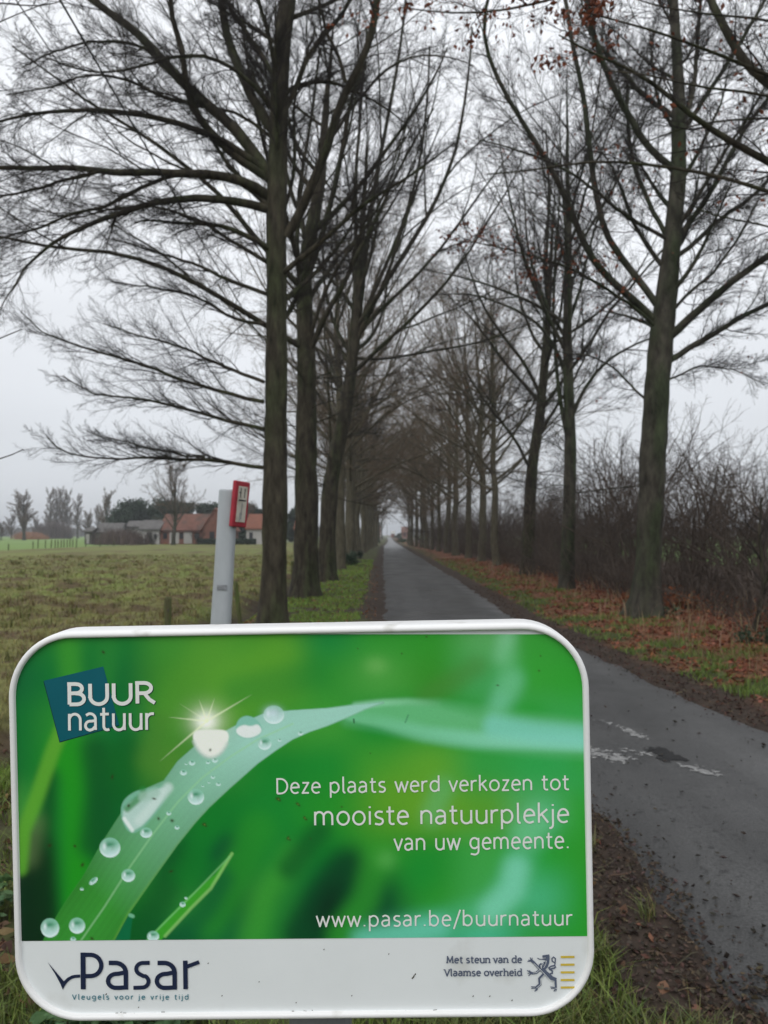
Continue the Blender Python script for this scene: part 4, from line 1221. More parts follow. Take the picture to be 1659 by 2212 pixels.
def fence_post(label, loc, h, r, tilt=(0, 0), group=FP, sunk=.3, wire=True):
    o = thing('fence_post', label, 'post', loc, 0, group)
    rg = np.random.default_rng(int(abs(loc[0] * 131 + loc[1] * 17)))
    zz = np.array([-sunk, 0, h * .5, h * .97, h])
    th = np.arange(10) * 2 * np.pi / 10
    rad = r * (1 + rg.normal(0, .06, (5, 10))); rad[-1] *= .8
    V = np.stack([rad * np.cos(th) + zz[:, None] * tilt[0], rad * np.sin(th) + zz[:, None] * tilt[1], np.broadcast_to(zz[:, None], rad.shape) + (np.arange(5) == 4)[:, None] * rg.normal(0, .012, (5, 10))], -1).reshape(-1, 3)
    ii = np.arange(50).reshape(5, 10)
    q = np.stack([ii[:-1], np.roll(ii[:-1], -1, 1), np.roll(ii[1:], -1, 1), ii[1:]], -1).reshape(-1, 4)
    V = np.concatenate([V, [[h * tilt[0], h * tilt[1], h]]])
    top = np.stack([ii[-1], np.roll(ii[-1], -1), np.full(10, 50)], -1)
    obj('stake', raw_mesh('stake', V, q, top), M['post_wood'], o)
    if wire: MB().box((r * .2, -r * 1.0, h * .82), (.014, .02, .035)).build('staple', M['dark_wall'], o)
    return o


a = at(364, 1290, 11.2)
fence_post('short mossy wooden fence post left of the grey post', (a[0], a[1], float(gheight(a[0], a[1]))), a[2] - float(gheight(a[0], a[1])), .052, (-.01, 0))
a = at(508, 1256, 11.9); bq = at(518, 1345, 11.9)
fence_post('leaning green wooden fence post between the grey post and the big trunk', (bq[0] + .03, a[1], float(gheight(bq[0], a[1]))), a[2] - float(gheight(bq[0], a[1])), .034, ((a[0] - bq[0]) / (a[2] - bq[2]), 0))
a = at(632, 1212, 21.5)
fence_post('thin fence post seen between the first and second trunks of the meadow-side row', (a[0], a[1], float(gheight(a[0], a[1]))), a[2] - float(gheight(a[0], a[1])), .045)
fp = [(18, 1189, 1175), (71, 1186, 1170), (82, 1185, 1164), (98, 1184.6, 1167), (110, 1184, 1166), (119, 1184, 1166), (125, 1183.6, 1166), (132, 1183.2, 1166), (138, 1183, 1165), (145, 1182.5, 1165), (151, 1182, 1164), (157, 1181.7, 1165), (165, 1184, 1164), (185, 1181, 1164), (216, 1181, 1170), (246, 1180, 1168)]
for i, (px, pb, pt) in enumerate(fp):
    b = gnd(px, pb); h = (pb - pt) / F_PX * b[1]
    fence_post(f'wooden post of the far field fence, {["first"] + OR[2:] and (["first"] + OR[2:])[i]} from its left end', (b[0], b[1], 0), h, .06, (.1 if i == 4 else .02, 0), 'posts of the far field fence', wire=False)

# ------------------------------------------------------------------ overhead cables with their poles
M['cable'] = mat('cable', (.02, .02, .022), .6)


def utility_pole(label, x, y):
    o = thing('utility_pole', label, 'pole', (x, y, 0), 0, 'utility poles')
    MB().cyl((0, 0, -.3), (0, 0, 8.2), .14, .09, 12).build('pole', M['post_wood'], o)
    m = MB(); m.box((-.15, 0, 7.4), (.5, .05, .05)); m.build('bracket', M['roof_grey'], o)
    return o


XA, XB = -3.12, -3.42
utility_pole('wooden utility pole hidden among the trunks of the meadow-side row', -3.25, 47)
utility_pole('wooden utility pole behind the photographer carrying the overhead cables', -3.25, -16)


def cable(label, x, r, z0, z1, sag):
    y = np.linspace(-16, 47, 60); t = (y + 16) / 63
    z = z0 + (z1 - z0) * t - sag * 4 * t * (1 - t)
    V, q = tubes(np.stack([np.full(60, x), y, z], 1)[None], np.full((1, 60), r), 6)
    tag(obj('overhead_cable', raw_mesh('overhead_cable', V, q), M['cable']), label, 'cable', 'overhead cables')


cable('thick dark overhead cable slanting down through the branches on the left', XA, .0115, 7.9, 7.3, 1.0)
cable('thinner overhead cable, left of the thick one', XB, .0065, 7.3, 7.2, .75)

# ------------------------------------------------------------------ grey post with the red framed plate
M['grey_post'] = mat('grey_post', (.345, .37, .385), .55, (5, .18), (30, .1), .3, stretch=(1, 1, .4))
M['red'] = mat('red_plastic', (.30, .016, .03), .5, (9, .25), spec=.4)
M['plate'] = mat('plate', (.50, .47, .40), .6, (12, .12), second=((.36, .33, .27), 14, .6))
M['ink'] = mat('ink', (.03, .032, .035), .6)
M['label_grey'] = mat('label_grey', (.2, .21, .22), .7, (60, .5))
YP = 4.0
b0 = at(474, 1400, YP); b1 = at(494, 1058, YP)
ax = norm(b1 - b0)
foot = b0 - ax * (b0[2] / ax[2])
po = thing('marker_post', 'leaning grey round post with a red framed plate fixed to its right side', 'marker post', tuple(foot))
zt = (b1 - foot) @ ax
rp = .0475
prof = [(-.3, rp * 1.16), (zt * .45, rp * 1.09), (zt * .8, rp * 1.0), (zt - .012, rp * .985), (zt - .004, rp * .95), (zt, rp * .86), (zt + .0005, 0.002)]
th = np.arange(40) * 2 * np.pi / 40
e1 = norm(np.cross(ax, [0, 1., 0])); e1 = -e1 if e1[0] < 0 else e1; e2 = np.cross(ax, e1)
# slightly squared section, like extruded plastic
sq = (np.abs(np.cos(th)) ** 3.2 + np.abs(np.sin(th)) ** 3.2) ** (-1 / 3.2)
V = np.concatenate([ax * z + (r * sq)[:, None] * (np.cos(th)[:, None] * e1 + np.sin(th)[:, None] * e2) for z, r in prof])
ii = np.arange(len(V)).reshape(len(prof), 40)
q = np.stack([ii[:-1], np.roll(ii[:-1], -1, 1), np.roll(ii[1:], -1, 1), ii[1:]], -1).reshape(-1, 4)
obj('post', raw_mesh('post', V, q), M['grey_post'], po)
# plate: turned well to the right, so the photo sees it at a slant
c_top, c_bot = at(526.5, 1040, YP - .02), at(517, 1139, YP - .02)
cen = (c_top + c_bot) / 2 - foot
vz = norm(c_top - c_bot); hgt = np.linalg.norm(c_top - c_bot)
ang = math.radians(67)
nrm = norm(np.array([-math.sin(ang) * -1, -math.cos(ang), 0]))     # the way the plate faces
nrm = norm(nrm - vz * (nrm @ vz)); vx = norm(np.cross(vz, nrm))
wid = .132
def pl(u, v, d=0): return cen + vx * u + vz * v + nrm * d
def slab(name, u0, u1, v0, v1, d0, d1, mt, parent, bev=.004):
    m = MB(); M4 = Matrix([[*r, 0] for r in np.stack([vx, vz, nrm], 1)] + [[0, 0, 0, 1]])
    m.box(tuple(pl((u0 + u1) / 2, (v0 + v1) / 2, (d0 + d1) / 2)), (u1 - u0, v1 - v0, d1 - d0), M4.to_3x3(), bev)
    return m.build(name, M[mt], parent)
hw, hh = wid / 2, hgt / 2
fr = slab('plate_frame', -hw, hw, -hh, hh, -.022, .0, 'red', po, .006)
bw = .024
fc = slab('plate_face', -hw + bw, hw - bw, -hh + bw * 1.1, hh - bw * 1.1, .0005, .003, 'plate', fr, .001)
for u in (-.024, .012):
    slab('digit', u, u + .0065, hh - .085, hh - .035, .0034, .0042, 'ink', fc, 0)
slab('digit', -.034, -.024, hh - .062, hh - .056, .0034, .0042, 'ink', fc, 0)
slab('dash', -.034, .03, hh - .102, hh - .095, .0034, .0046, 'ink', fc, 0)
slab('digit', -.002, .0035, -hh + .04, hh - .11, .0034, .0042, 'label_grey', fc, 0)
slab('digit', -.014, -.007, -hh + .032, -hh + .075, .0034, .0042, 'label_grey', fc, 0)
slab('clamp', -.03, .0, -hh + .03, -hh + .06, -.045, -.0225, 'dark_wall', po, .003)
slab('clamp', -.03, .0, hh - .1, hh - .07, -.045, -.0225, 'dark_wall', po, .003)
# worn grey sticker low on the post
sc_ = at(479.5, 1269, YP - rp - .003) - foot
MB().box(tuple(sc_), (.05, .004, .026), bev=.001).build('sticker', M['label_grey'], po)
# ------------------------------------------------------------------ the sign
def rod(r):
    r = np.array(r); t = np.linalg.norm(r); k = r / t
    K_ = np.array([[0, -k[2], k[1]], [k[2], 0, -k[0]], [-k[1], k[0], 0]])
    return np.eye(3) + np.sin(t) * K_ + (1 - np.cos(t)) * K_ @ K_


RS = rod([0.00602627, -0.01748018, 0.02120684])
SW, SH = .65, .439
Bc = np.stack([R_, U_, -F_], 1)
SO = C0 + Bc @ np.array([-0.09393298, -0.34780966, -0.86569128])
AX = Bc @ RS
SU, SV, SN = AX[:, 0], AX[:, 1], AX[:, 2]     # right, up, towards the viewer
SBASE = np.array([SO[0], SO[1] + .03, 0.])


def uv(px, py):
    """photo place -> place on the face of the sign (metres right / up of its centre)"""
    px = np.asarray(px, float); py = np.asarray(py, float)
    d = F_ + R_ * ((px - 829.5) / F_PX)[..., None] + U_ * ((1106 - py) / F_PX)[..., None]
    t = ((SO - C0) @ SN) / (d @ SN)
    p = C0 + d * t[..., None] - SO
    return np.stack([p @ SU, p @ SV], -1)


def on(u, v, n=0.):
    u = np.asarray(u, float); v = np.asarray(v, float)
    return SO + u[..., None] * SU + v[..., None] * SV + np.asarray(n, float)[..., None] * SN - SBASE


M['sign_white'] = mat('sign_white', (.765, .80, .80), .35, (3, .05), None, .4, second=((.58, .59, .56), 9, .68))
M['sign_frame'] = mat('sign_frame', (.80, .80, .79), .4, (2, .05), (300, .04), .4, second=((.45, .44, .39), 16, .70))
M['print'] = mat('printed_picture', (0, 0, 0), .42, None, None, .3, attr=True)
M['text_white'] = mat('text_white', (.78, .80, .76), .5)
M['navy'] = mat('navy_ink', (.013, .021, .055), .5)
M['teal'] = mat('teal_ink', (.0, .105, .135), .5, (20, .05))
M['teal_dark'] = mat('teal_shadow_ink', (.002, .03, .035), .5)
M['teal_text'] = mat('teal_text_ink', (.07, .22, .27), .5)
M['grey_ink'] = mat('grey_ink', (.10, .122, .18), .5)
M['yellow'] = mat('yellow_ink', (.62, .46, .055), .5, (40, .12))
M['dirt'] = mat('dirt', (.05, .042, .02), .9, (200, .5))
M['galv'] = mat('sign_post_metal', (.16, .17, .17), .5, (20, .2))

sign = thing('sign_board', 'white framed green board with dewy grass blade picture and Dutch lettering', 'sign', tuple(SBASE))


def rrect(w_, h_, r, n=14):
    out = []
    for cx, cy_, a0 in ((w_ - r, h_ - r, 0), (-w_ + r, h_ - r, 90), (-w_ + r, -h_ + r, 180), (w_ - r, -h_ + r, 270)):
        for k in range(n + 1):
            a = math.radians(a0 + 90 * k / n); out.append((cx + r * math.cos(a), cy_ + r * math.sin(a)))
    return np.array(out)


RAD = .074
out0 = rrect(SW / 2, SH / 2, RAD)
nn_ = np.roll(out0, -1, 0) - np.roll(out0, 1, 0); nn_ = nn_ / np.linalg.norm(nn_, axis=1)[:, None]
outn = np.stack([nn_[:, 1], -nn_[:, 0]], 1)
# section of the rim: (inwards from the outer edge, towards the viewer)
prof = [(.0075, -.003), (.0075, .0035), (.0068, .0047), (.0052, .0055), (.0030, .0052), (.0012, .0034), (.0003, .0008), (0, -.004), (0, -.030), (.0015, -.034), (.006, -.036), (.012, -.036), (.012, -.004)]
V = np.concatenate([on(*(out0 - outn * a).T, np.full(len(out0), d)) for a, d in prof])
npth = len(out0); ii = np.arange(len(prof) * npth).reshape(len(prof), npth)
q = np.stack([ii, np.roll(ii, -1, 1), np.roll(np.roll(ii, -1, 0), -1, 1), np.roll(ii, -1, 0)], -1).reshape(-1, 4)
obj('frame', raw_mesh('frame', V, q), M['sign_frame'], sign)


def flat(name, pts_uv, n, mt, parent, thick=0.):
    bm = bmesh.new()
    vs = [bm.verts.new(on(*p, n)) for p in np.asarray(pts_uv, float)]
    f = bm.faces.new(vs)
    f.normal_update()
    if f.normal @ Vector(SN) < 0: f.normal_flip()
    if thick:
        r = bmesh.ops.extrude_face_region(bm, geom=[f])
        bmesh.ops.translate(bm, vec=Vector(-SN * thick), verts=[v for v in r['geom'] if isinstance(v, bmesh.types.BMVert)])
        bmesh.ops.recalc_face_normals(bm, faces=bm.faces)
    bmesh.ops.triangulate(bm, faces=[f_ for f_ in bm.faces if len(f_.verts) > 4])
    me = bpy.data.meshes.new(name); bm.to_mesh(me); bm.free()
    return obj(name, me, M[mt], parent)


panel = flat('panel', rrect(SW / 2 - .0062, SH / 2 - .0062, RAD - .0062), 0., 'sign_white', sign, .0025)
# two steel posts' clamp rails and the post behind
m = MB()
for v in (-.13, .13):
    a = on(-.1, v, -.045); b = on(.14, v, -.045); m.cyl(a, b, .011, n=10)
m.build('clamp_rail', M['galv'], sign)
m = MB(); a = uv(np.array(694.), np.array(2206.))
pt = on(a[0], .16, -.085); m.cyl((pt[0], pt[1], -.3), (pt[0], pt[1], pt[2]), .038, n=20)
m.build('post', M['galv'], sign, smooth=False)

# ---- the printed picture: painted per vertex on a fine sheet
st = 1.9
gxp = np.arange(26, 1280, st); gyp = np.linspace(0, 1, 346)
PX, PY = np.meshgrid(gxp, gyp)
PY = 1370 + (2032.5 + (PX - 43) * (2021.8 - 2032.5) / (1270.8 - 43) - 1370) * PY      # rows end on the white strip
UVp = uv(PX, PY)
z5 = lambda p: np.asarray(p, float) * .4299 + [0, 1316.7]
z6 = lambda p: np.asarray(p, float) * .46295 + [548.6, 1316.7]


def seg_dist(pts):
    best = np.full(PX.shape, 1e9)
    for a, b in zip(pts[:-1], pts[1:]):
        d = b - a; l2 = d @ d + 1e-9
        t = np.clip(((PX - a[0]) * d[0] + (PY - a[1]) * d[1]) / l2, 0, 1)
        best = np.minimum(best, np.hypot(PX - a[0] - t * d[0], PY - a[1] - t * d[1]))
    return best


def inside(pts):
    r = np.zeros(PX.shape, bool); n = len(pts)
    for k in range(n):
        (x1, y1), (x2, y2) = pts[k], pts[(k + 1) % n]
        if y1 == y2: continue
        c_ = (PY > y1) != (PY > y2)
        r ^= c_ & (PX < (x2 - x1) * (PY - y1) / (y2 - y1) + x1)
    return r


zq = lambda p: np.asarray(p, float) * .752 + [30.7, 1371.5]
_g = """10,110,45 30,125,45 10,115,45 60,140,45 75,150,45 70,145,40 20,130,55 45,145,45 45,145,40 85,165,90 50,150,50 45,145,45
8,100,50 10,115,45 8,105,45 60,135,40 85,155,45 80,150,38 45,140,45 70,155,60 50,140,38 65,160,85 50,155,50 45,150,45
8,110,45 40,135,45 10,110,50 60,135,40 70,140,40 60,145,45 60,150,50 15,135,45 30,145,50 45,150,55 60,160,80 60,165,90
15,110,45 30,140,35 14,112,35 75,135,45 40,130,45 20,128,42 25,135,45 60,150,45 90,160,45 50,155,65 45,160,75 50,160,80
60,140,55 20,135,40 8,95,38 20,110,40 15,120,40 20,130,45 35,140,40 60,145,40 100,160,40 85,155,45 80,170,100 45,155,50
60,90,55 30,140,35 6,84,36 10,100,40 5,100,40 20,125,45 15,120,40 40,140,40 35,140,45 60,160,70 40,155,55 45,150,45
10,60,35 20,130,30 10,100,30 40,130,50 10,90,40 50,140,50 10,110,45 5,70,40 45,145,45 60,160,75 70,175,120 40,150,45
5,40,25 10,110,30 10,100,30 10,90,45 15,100,50 50,145,50 15,110,45 10,80,45 40,150,110 70,180,140 45,150,60 40,150,45"""
_gr = np.array([[srgb(*map(int, c_.split(','))) for c_ in r.split()] for r in _g.split('\n')])
_u = np.clip((PX - 30.7) / .752 / 150, 0, 10.999); _v = np.clip((PY - 1371.5) / .752 / 125.7, 0, 6.999)
_i, _j = _u.astype(int), _v.astype(int); _u = (_u - _i); _v = (_v - _j)
_u, _v = (_u * _u * (3 - 2 * _u))[..., None], (_v * _v * (3 - 2 * _v))[..., None]
img = (_gr[_j, _i] * (1 - _u) + _gr[_j, _i + 1] * _u) * (1 - _v) + (_gr[_j + 1, _i] * (1 - _u) + _gr[_j + 1, _i + 1] * _u) * _v


def lay(col, a):
    global img
    img = img * (1 - a)[..., None] + srgb(*col) * a[..., None]


def stroke(pts, w_, soft, col, a=1.):
    d = seg_dist(pts)
    lay(col, a * np.clip(1 - (d - w_) / soft, 0, 1) ** 2 * (3 - 2 * np.clip(1 - (d - w_) / soft, 0, 1)))


def blob(c_, rx, ry, col, a=1., rot=0.):
    dx, dy = PX - c_[0], PY - c_[1]; cr, sr = math.cos(rot), math.sin(rot)
    lay(col, a * np.exp(-((dx * cr + dy * sr) / rx) ** 2 - ((-dx * sr + dy * cr) / ry) ** 2))


def poly(pts, soft, col, a=1.):   # soft and a may be maps
    d = seg_dist(np.vstack([pts, pts[:1]])); d = np.where(inside(pts), d, -d)
    lay(col, a * np.clip(.5 + d / soft, 0, 1))
    return np.clip(.5 + d / soft, 0, 1)


# blurred background: out-of-focus blades over the soft greens
stroke(zq([(155, 20), (165, 140)]), 8, 30, (56, 146, 42), .8)
stroke(zq([(275, 20), (262, 120)]), 6, 34, (40, 130, 48), .6)
stroke(zq([(560, 40), (450, 220)]), 12, 60, (82, 150, 44), .5)
stroke(zq([(760, 60), (600, 230)]), 16, 60, (92, 160, 44), .5)
stroke(zq([(860, 110), (640, 160)]), 10, 44, (16, 122, 44), .45)
blob(zq((1040, 88)), 22, 14, (118, 182, 96), .75)
stroke(zq([(1330, 90), (1180, 180)]), 8, 30, (70, 130, 50), .55)
stroke(zq([(1418, -10), (1405, 60)]), 3, 30, (128, 198, 150), .75)
stroke(zq([(1428, 130), (1390, 220), (1370, 270)]), 5, 36, (118, 200, 160), .75)
stroke(zq([(1420, 60), (1420, 150)]), 3, 34, (90, 178, 110), .6)
blob(zq((1480, 215)), 50, 20, (36, 152, 46), .8)
stroke(zq([(150, 320), (165, 560), (170, 880)]), 22, 34, (30, 142, 28), .85)
stroke(zq([(110, 420), (120, 640), (118, 790)]), 8, 26, (12, 108, 44), .6)
stroke(zq([(60, 620), (70, 760), (78, 890)]), 26, 36, (5, 38, 20), .92)
stroke(zq([(100, 400), (95, 520), (92, 600)]), 6, 22, (6, 70, 30), .8)
stroke(zq([(40, 640), (60, 540)]), 8, 26, (84, 110, 66), .7)
stroke(zq([(232, 330), (245, 450), (225, 600)]), 12, 38, (6, 80, 34), .8)
stroke(zq([(320, 330), (300, 430)]), 16, 40, (8, 92, 34), .7)
stroke(zq([(420, 250), (380, 360)]), 8, 30, (70, 130, 44), .6)
stroke(zq([(340, 880), (420, 760), (480, 640)]), 14, 38, (8, 84, 34), .8)
stroke(zq([(560, 560), (500, 690)]), 12, 40, (16, 124, 40), .6)
stroke(zq([(610, 600), (590, 630)]), 6, 26, (6, 78, 44), .85)
stroke(zq([(560, 820), (640, 680), (700, 560)]), 16, 44, (40, 142, 40), .6)
stroke(zq([(470, 890), (560, 780), (600, 700)]), 8, 28, (8, 90, 48), .7)
stroke(zq([(690, 880), (730, 760), (800, 640)]), 14, 40, (56, 150, 48), .6)
stroke(zq([(760, 880), (790, 770), (860, 680)]), 12, 40, (12, 110, 44), .6)
stroke(zq([(880, 560), (830, 620), (790, 670)]), 9, 30, (14, 92, 36), .85)
stroke(zq([(960, 680), (900, 760), (840, 860)]), 26, 52, (4, 62, 34), .92)
blob(zq((905, 780)), 30, 54, (2, 42, 26), .85, .5)
stroke(zq([(1040, 640), (1010, 760), (940, 860)]), 10, 40, (46, 146, 44), .7)
blob(zq((1085, 470)), 60, 70, (104, 162, 38), .6, .3)
blob(zq((1070, 645)), 20, 18, (100, 178, 92), .6)
blob(zq((1170, 690)), 50, 60, (14, 136, 48), .6)
stroke(zq([(1530, 520), (1470, 600), (1440, 700), (1390, 780), (1240, 830), (1020, 870)]), 10, 46, (76, 178, 120), .6)
stroke(zq([(1442, 670), (1430, 730), (1370, 790)]), 10, 34, (120, 206, 172), .85)
stroke(zq([(1500, 530), (1470, 570)]), 14, 36, (112, 196, 140), .6)
stroke(zq([(1230, 440), (1200, 520)]), 6, 34, (96, 182, 120), .45)
stroke(zq([(1220, 835), (1000, 878)]), 10, 26, (104, 198, 172), .75)
stroke(zq([(1600, 120), (1640, 360)]), 10, 50, (44, 156, 46), .4)
# the lens throws all of that out of focus
def blur(a, r):
    for ax in (0, 1):
        n = a.shape[ax]
        p = np.pad(a, [(r + 1, r) if k == ax else (0, 0) for k in range(3)], mode='edge').cumsum(ax)
        a = (np.take(p, np.arange(2 * r + 1, 2 * r + 1 + n), ax) - np.take(p, np.arange(0, n), ax)) / (2 * r + 1)
    return a


img = blur(blur(img, 5), 5)
stroke(z5([(350, 500), (262, 720), (190, 930), (120, 1110), (100, 1300)]), 7, 17, (88, 160, 46), .95)
img = blur(img, 2)
# the soft right-hand half of the main blade
band = zq([(900, 212), (980, 201), (1060, 192), (1130, 189), (1220, 195), (1310, 214), (1420, 234), (1680, 262), (1680, 342), (1540, 336), (1400, 324), (1250, 310), (1150, 290), (1050, 264), (960, 246)])
qx = (PX - 30.7) / .752
poly(band, 8 + 34 * np.clip((qx - 1000) / 350, 0, 1), (96, 180, 118), np.clip((qx - 880) / 90, 0, 1))
stroke(zq([(960, 240), (1060, 256), (1180, 284), (1320, 300), (1480, 306), (1680, 312)]), 3, 26, (132, 208, 176), .85 * np.clip((qx - 900) / 500, .25, 1))
stroke(zq([(1380, 262), (1500, 280), (1680, 296)]), 6, 34, (126, 206, 188), .7)
stroke(zq([(980, 203), (1060, 194), (1130, 191), (1220, 198)]), .5, 12, (150, 214, 176), .7 * np.clip((1240 - qx) / 200, 0, 1))
img = blur(img, 1)
# the sharp left-hand half
up_e = [(72, 900), (100, 845), (145, 770), (200, 690), (250, 600), (305, 515), (345, 455), (430, 418), (470, 362), (520, 318), (560, 300), (640, 258), (720, 224), (800, 216), (900, 210), (980, 200), (1060, 192)]
lo_e = [(1062, 195), (1010, 213), (960, 236), (900, 261), (850, 278), (800, 300), (750, 333), (700, 369), (620, 440), (560, 496), (520, 540), (470, 602), (400, 700), (330, 800), (282, 890)]
bl = zq(up_e + lo_e)
dI = poly(bl, 2.6 + np.clip((PX - 660) / 120, 0, 1) * 3, (64, 150, 66))
mid_e = zq([(180, 895), (260, 780), (330, 670), (400, 570), (470, 480), (540, 410), (620, 350), (700, 300), (800, 255), (900, 232), (1000, 206)])
tt = np.clip(((PX - 110) * .72 + (2030 - PY) * .70) / 760, 0, 1)
fade = np.clip((tt - .18) / .62, 0, 1)
ax_ = seg_dist(mid_e)
side = (PX - 110) * .0
colA = srgb(56, 146, 52); colB = srgb(156, 208, 190)
rib = .5 + .3 * np.sin(ax_ / 2.1) + .25 * np.sin(ax_ / .83 + 1) + .5 * (fbm(PX * .7 + PY * .72, ax_ * 6, .03, 3, 5) - .5)
bc = colA + (colB - colA) * (fade ** 1.1)[..., None]
bc = bc * (1 - .10 * rib * np.clip(1 - fade, .25, 1))[..., None]
bc = bc * (1 - .22 * (np.clip(ax_ / 75, 0, 1) ** 1.5))[..., None]
img = img * (1 - dI)[..., None] + bc * dI[..., None]
stroke(mid_e[:-2], .6, 3, (150, 205, 150), .5)
e1_ = seg_dist(zq(lo_e)); lay((120, 175, 70), .5 * np.clip(1 - e1_ / 6, 0, 1) * dI * (1 - fade))
# little blades in front
poly(z5([(1168, 1220), (1100, 1350), (1010, 1445), (900, 1560), (800, 1672), (728, 1672), (830, 1560), (950, 1440), (1080, 1330)]), 3, (58, 156, 42))
stroke(z5([(1166, 1226), (1060, 1400), (960, 1500), (830, 1640)]), .8, 5, (140, 200, 110), .7)
stroke(z5([(1155, 1240), (980, 1420), (740, 1660)]), .6, 3, (120, 195, 120), .6)
poly(z5([(572, 1672), (610, 1600), (648, 1532), (668, 1536), (660, 1600), (652, 1672)]), 3, (8, 104, 62))
stroke(z5([(655, 1535), (668, 1540)]), 2, 4, (120, 190, 150), .8)


def drop(c_, rx, ry=None, k=1., rot=0.):
    ry = ry or rx; c_ = z5(c_); rx, ry = rx * .4299, ry * .4299
    dx, dy = PX - c_[0], PY - c_[1]; cr, sr = math.cos(rot), math.sin(rot)
    X_, Y_ = (dx * cr + dy * sr) / rx, (-dx * sr + dy * cr) / ry
    r = np.hypot(X_, Y_); m_ = np.clip((1 - r) * rx / 2.2 + .5, 0, 1)
    lay((138, 196, 172), m_ * .85)
    lay((40, 124, 84), m_ * .8 * np.exp(-((X_ + .05) / .5) ** 2 - ((Y_ + .28) / .3) ** 2))
    lay((60, 140, 96), m_ * .55 * np.exp(-((X_ - .3) / .22) ** 2 - ((Y_ - .1) / .5) ** 2))
    lay((200, 228, 226), m_ * np.clip(Y_ * .9 + .25 + X_ * .2, 0, 1) * k)
    lay((226, 240, 238), m_ * np.clip((r - .7) * 2.5, 0, 1) * np.clip(Y_ + .5, 0, 1) * .8)
    lay((226, 240, 242), m_ * np.exp(-((X_ + .55) / .2) ** 2 - ((Y_ + .1) / .4) ** 2) * .8)


def round_poly(p, n=4):
    p = np.asarray(p, float)
    for _ in range(n):
        q = np.roll(p, -1, 0); p = np.stack([p * .75 + q * .25, p * .25 + q * .75], 1).reshape(-1, 2)
    return p


poly(z5(round_poly([(604, 1010), (622, 950), (690, 905), (770, 893), (870, 872), (850, 930), (785, 1030), (700, 1118), (650, 1125), (618, 1075)])), 3, (118, 178, 150))
poly(z5(round_poly([(614, 1020), (640, 975), (700, 940), (780, 905), (850, 886), (825, 935), (770, 1030), (692, 1105), (655, 1108), (624, 1065)])), 5, (178, 208, 198))
stroke(z5([(640, 1000), (720, 930), (720, 905)]), 2, 10, (40, 130, 60), .8)
stroke(z5([(700, 1060), (800, 950), (845, 895)]), 3, 14, (200, 222, 214), .8)
stroke(z5([(625, 1050), (665, 1108)]), 1, 6, (230, 240, 236), .8)
stroke(z5([(720, 940), (780, 920)]), 5, 12, (160, 196, 178), .7)
for d_ in [((553, 1195), 52, 50), ((735, 1120), 30, 26), ((645, 1335), 34, 32), ((252, 1598), 46, 48), ((388, 1587), 40, 40), ((770, 1640), 30, 26), ((985, 940), 41, 40), ((1330, 672), 34, 32), ((470, 1363), 26, 13, .9, -.7)]:
    drop(*d_)
for (c_, r) in [((412, 1403), 9), ((848, 1022), 12), ((890, 1093), 12), ((922, 817), 17), ((965, 768), 16), ((1045, 766), 10), ((1080, 755), 15), ((1098, 875), 12), ((1510, 620), 13), ((1405, 655), 9), ((1070, 840), 10), ((918, 1480), 15), ((935, 1448), 7), ((1020, 885), 6), ((1050, 868), 6), ((935, 775), 6), ((368, 1655), 14)]:
    drop(c_, r, r * .85)
# the sparkling drop with its star
blob(z5((1040, 560)), 40, 36, (230, 240, 200), .5)
blob(z5((1035, 562)), 22, 20, (255, 255, 250), .9)
for e in [(1268, 425), (1080, 440), (845, 540), (800, 765), (900, 470), (1000, 450)]:
    p0, p1 = z5((1040, 560)), z5(e); d = seg_dist(np.array([p0, p1])); L_ = np.hypot(*(p1 - p0))
    f_ = np.clip(1 - np.hypot(PX - p0[0], PY - p0[1]) / L_, 0, 1)
    lay((235, 245, 205), np.clip(1 - d / (1.2 + 3.2 * f_), 0, 1) * f_ ** .6 * (.85 if e[0] != 900 else .4))
th_ = np.linspace(0, 6.283, 30)
hp = np.array([1060, 655]) + np.stack([90 * np.cos(th_), 70 * np.sin(th_) - 18 * np.cos(2 * th_)], 1)
poly(z5(hp), 4, (232, 236, 226))
stroke(z5(hp[2:14]), 1, 6, (190, 205, 196), .6)
poly(z5(round_poly([(1180, 600), (1198, 548), (1245, 528), (1298, 555), (1324, 605), (1300, 640), (1240, 652), (1190, 635)])), 3, (128, 190, 170))
poly(z5(round_poly([(1182, 600), (1225, 576), (1260, 588), (1298, 572), (1320, 610), (1290, 636), (1240, 648), (1194, 630)])), 4, (224, 232, 228))
drop((1376, 528), 52, 46)
blob(z5((1372, 520)), 17, 13, (206, 226, 232), .8)
# scratches and specks of dirt stuck to the print
rgp = np.random.default_rng(9)
for (a, b) in [(565, 840), (1026, 1078), (1397, 950), (1495, 975), (1530, 1045), (1447, 1147), (377, 1188), (250, 1185), (415, 1282), (865, 1060), (797, 1050), (775, 950), (647, 985), (1057, 705), (860, 1315), (463, 1652), (520, 214)]:
    c_ = z5((a, b)); blob(c_, rgp.uniform(2.5, 5), rgp.uniform(2, 3.4), (44, 50, 18), .95, rgp.random() * 3)
    if b > 930 and a > 1000: blob(c_ + [4, 4], 2.6, 2, (44, 50, 18), .9); blob(c_ + [1, 1], 1.4, 1.2, (120, 130, 50), .9)
for (a, b) in [(1337, 216), (1330, 285), (690, 205), (543, 670), (425, 985), (410, 920), (805, 127), (1275, 1095), (265, 1068), (485, 182), (1137, 353)]:
    blob(z6((a, b)), rgp.uniform(1.4, 3), rgp.uniform(1.2, 2), (50, 60, 20), .9)
stroke(z6([(466, 512), (467, 527)]), .5, 2.5, (24, 70, 40), .8)
stroke(z6([(720, 492), (706, 526)]), .4, 2, (50, 110, 80), .6)
img = img * (1 + rgp.normal(0, .018, PX.shape))[..., None]
img = np.clip(img, .002, 1) * 1.24
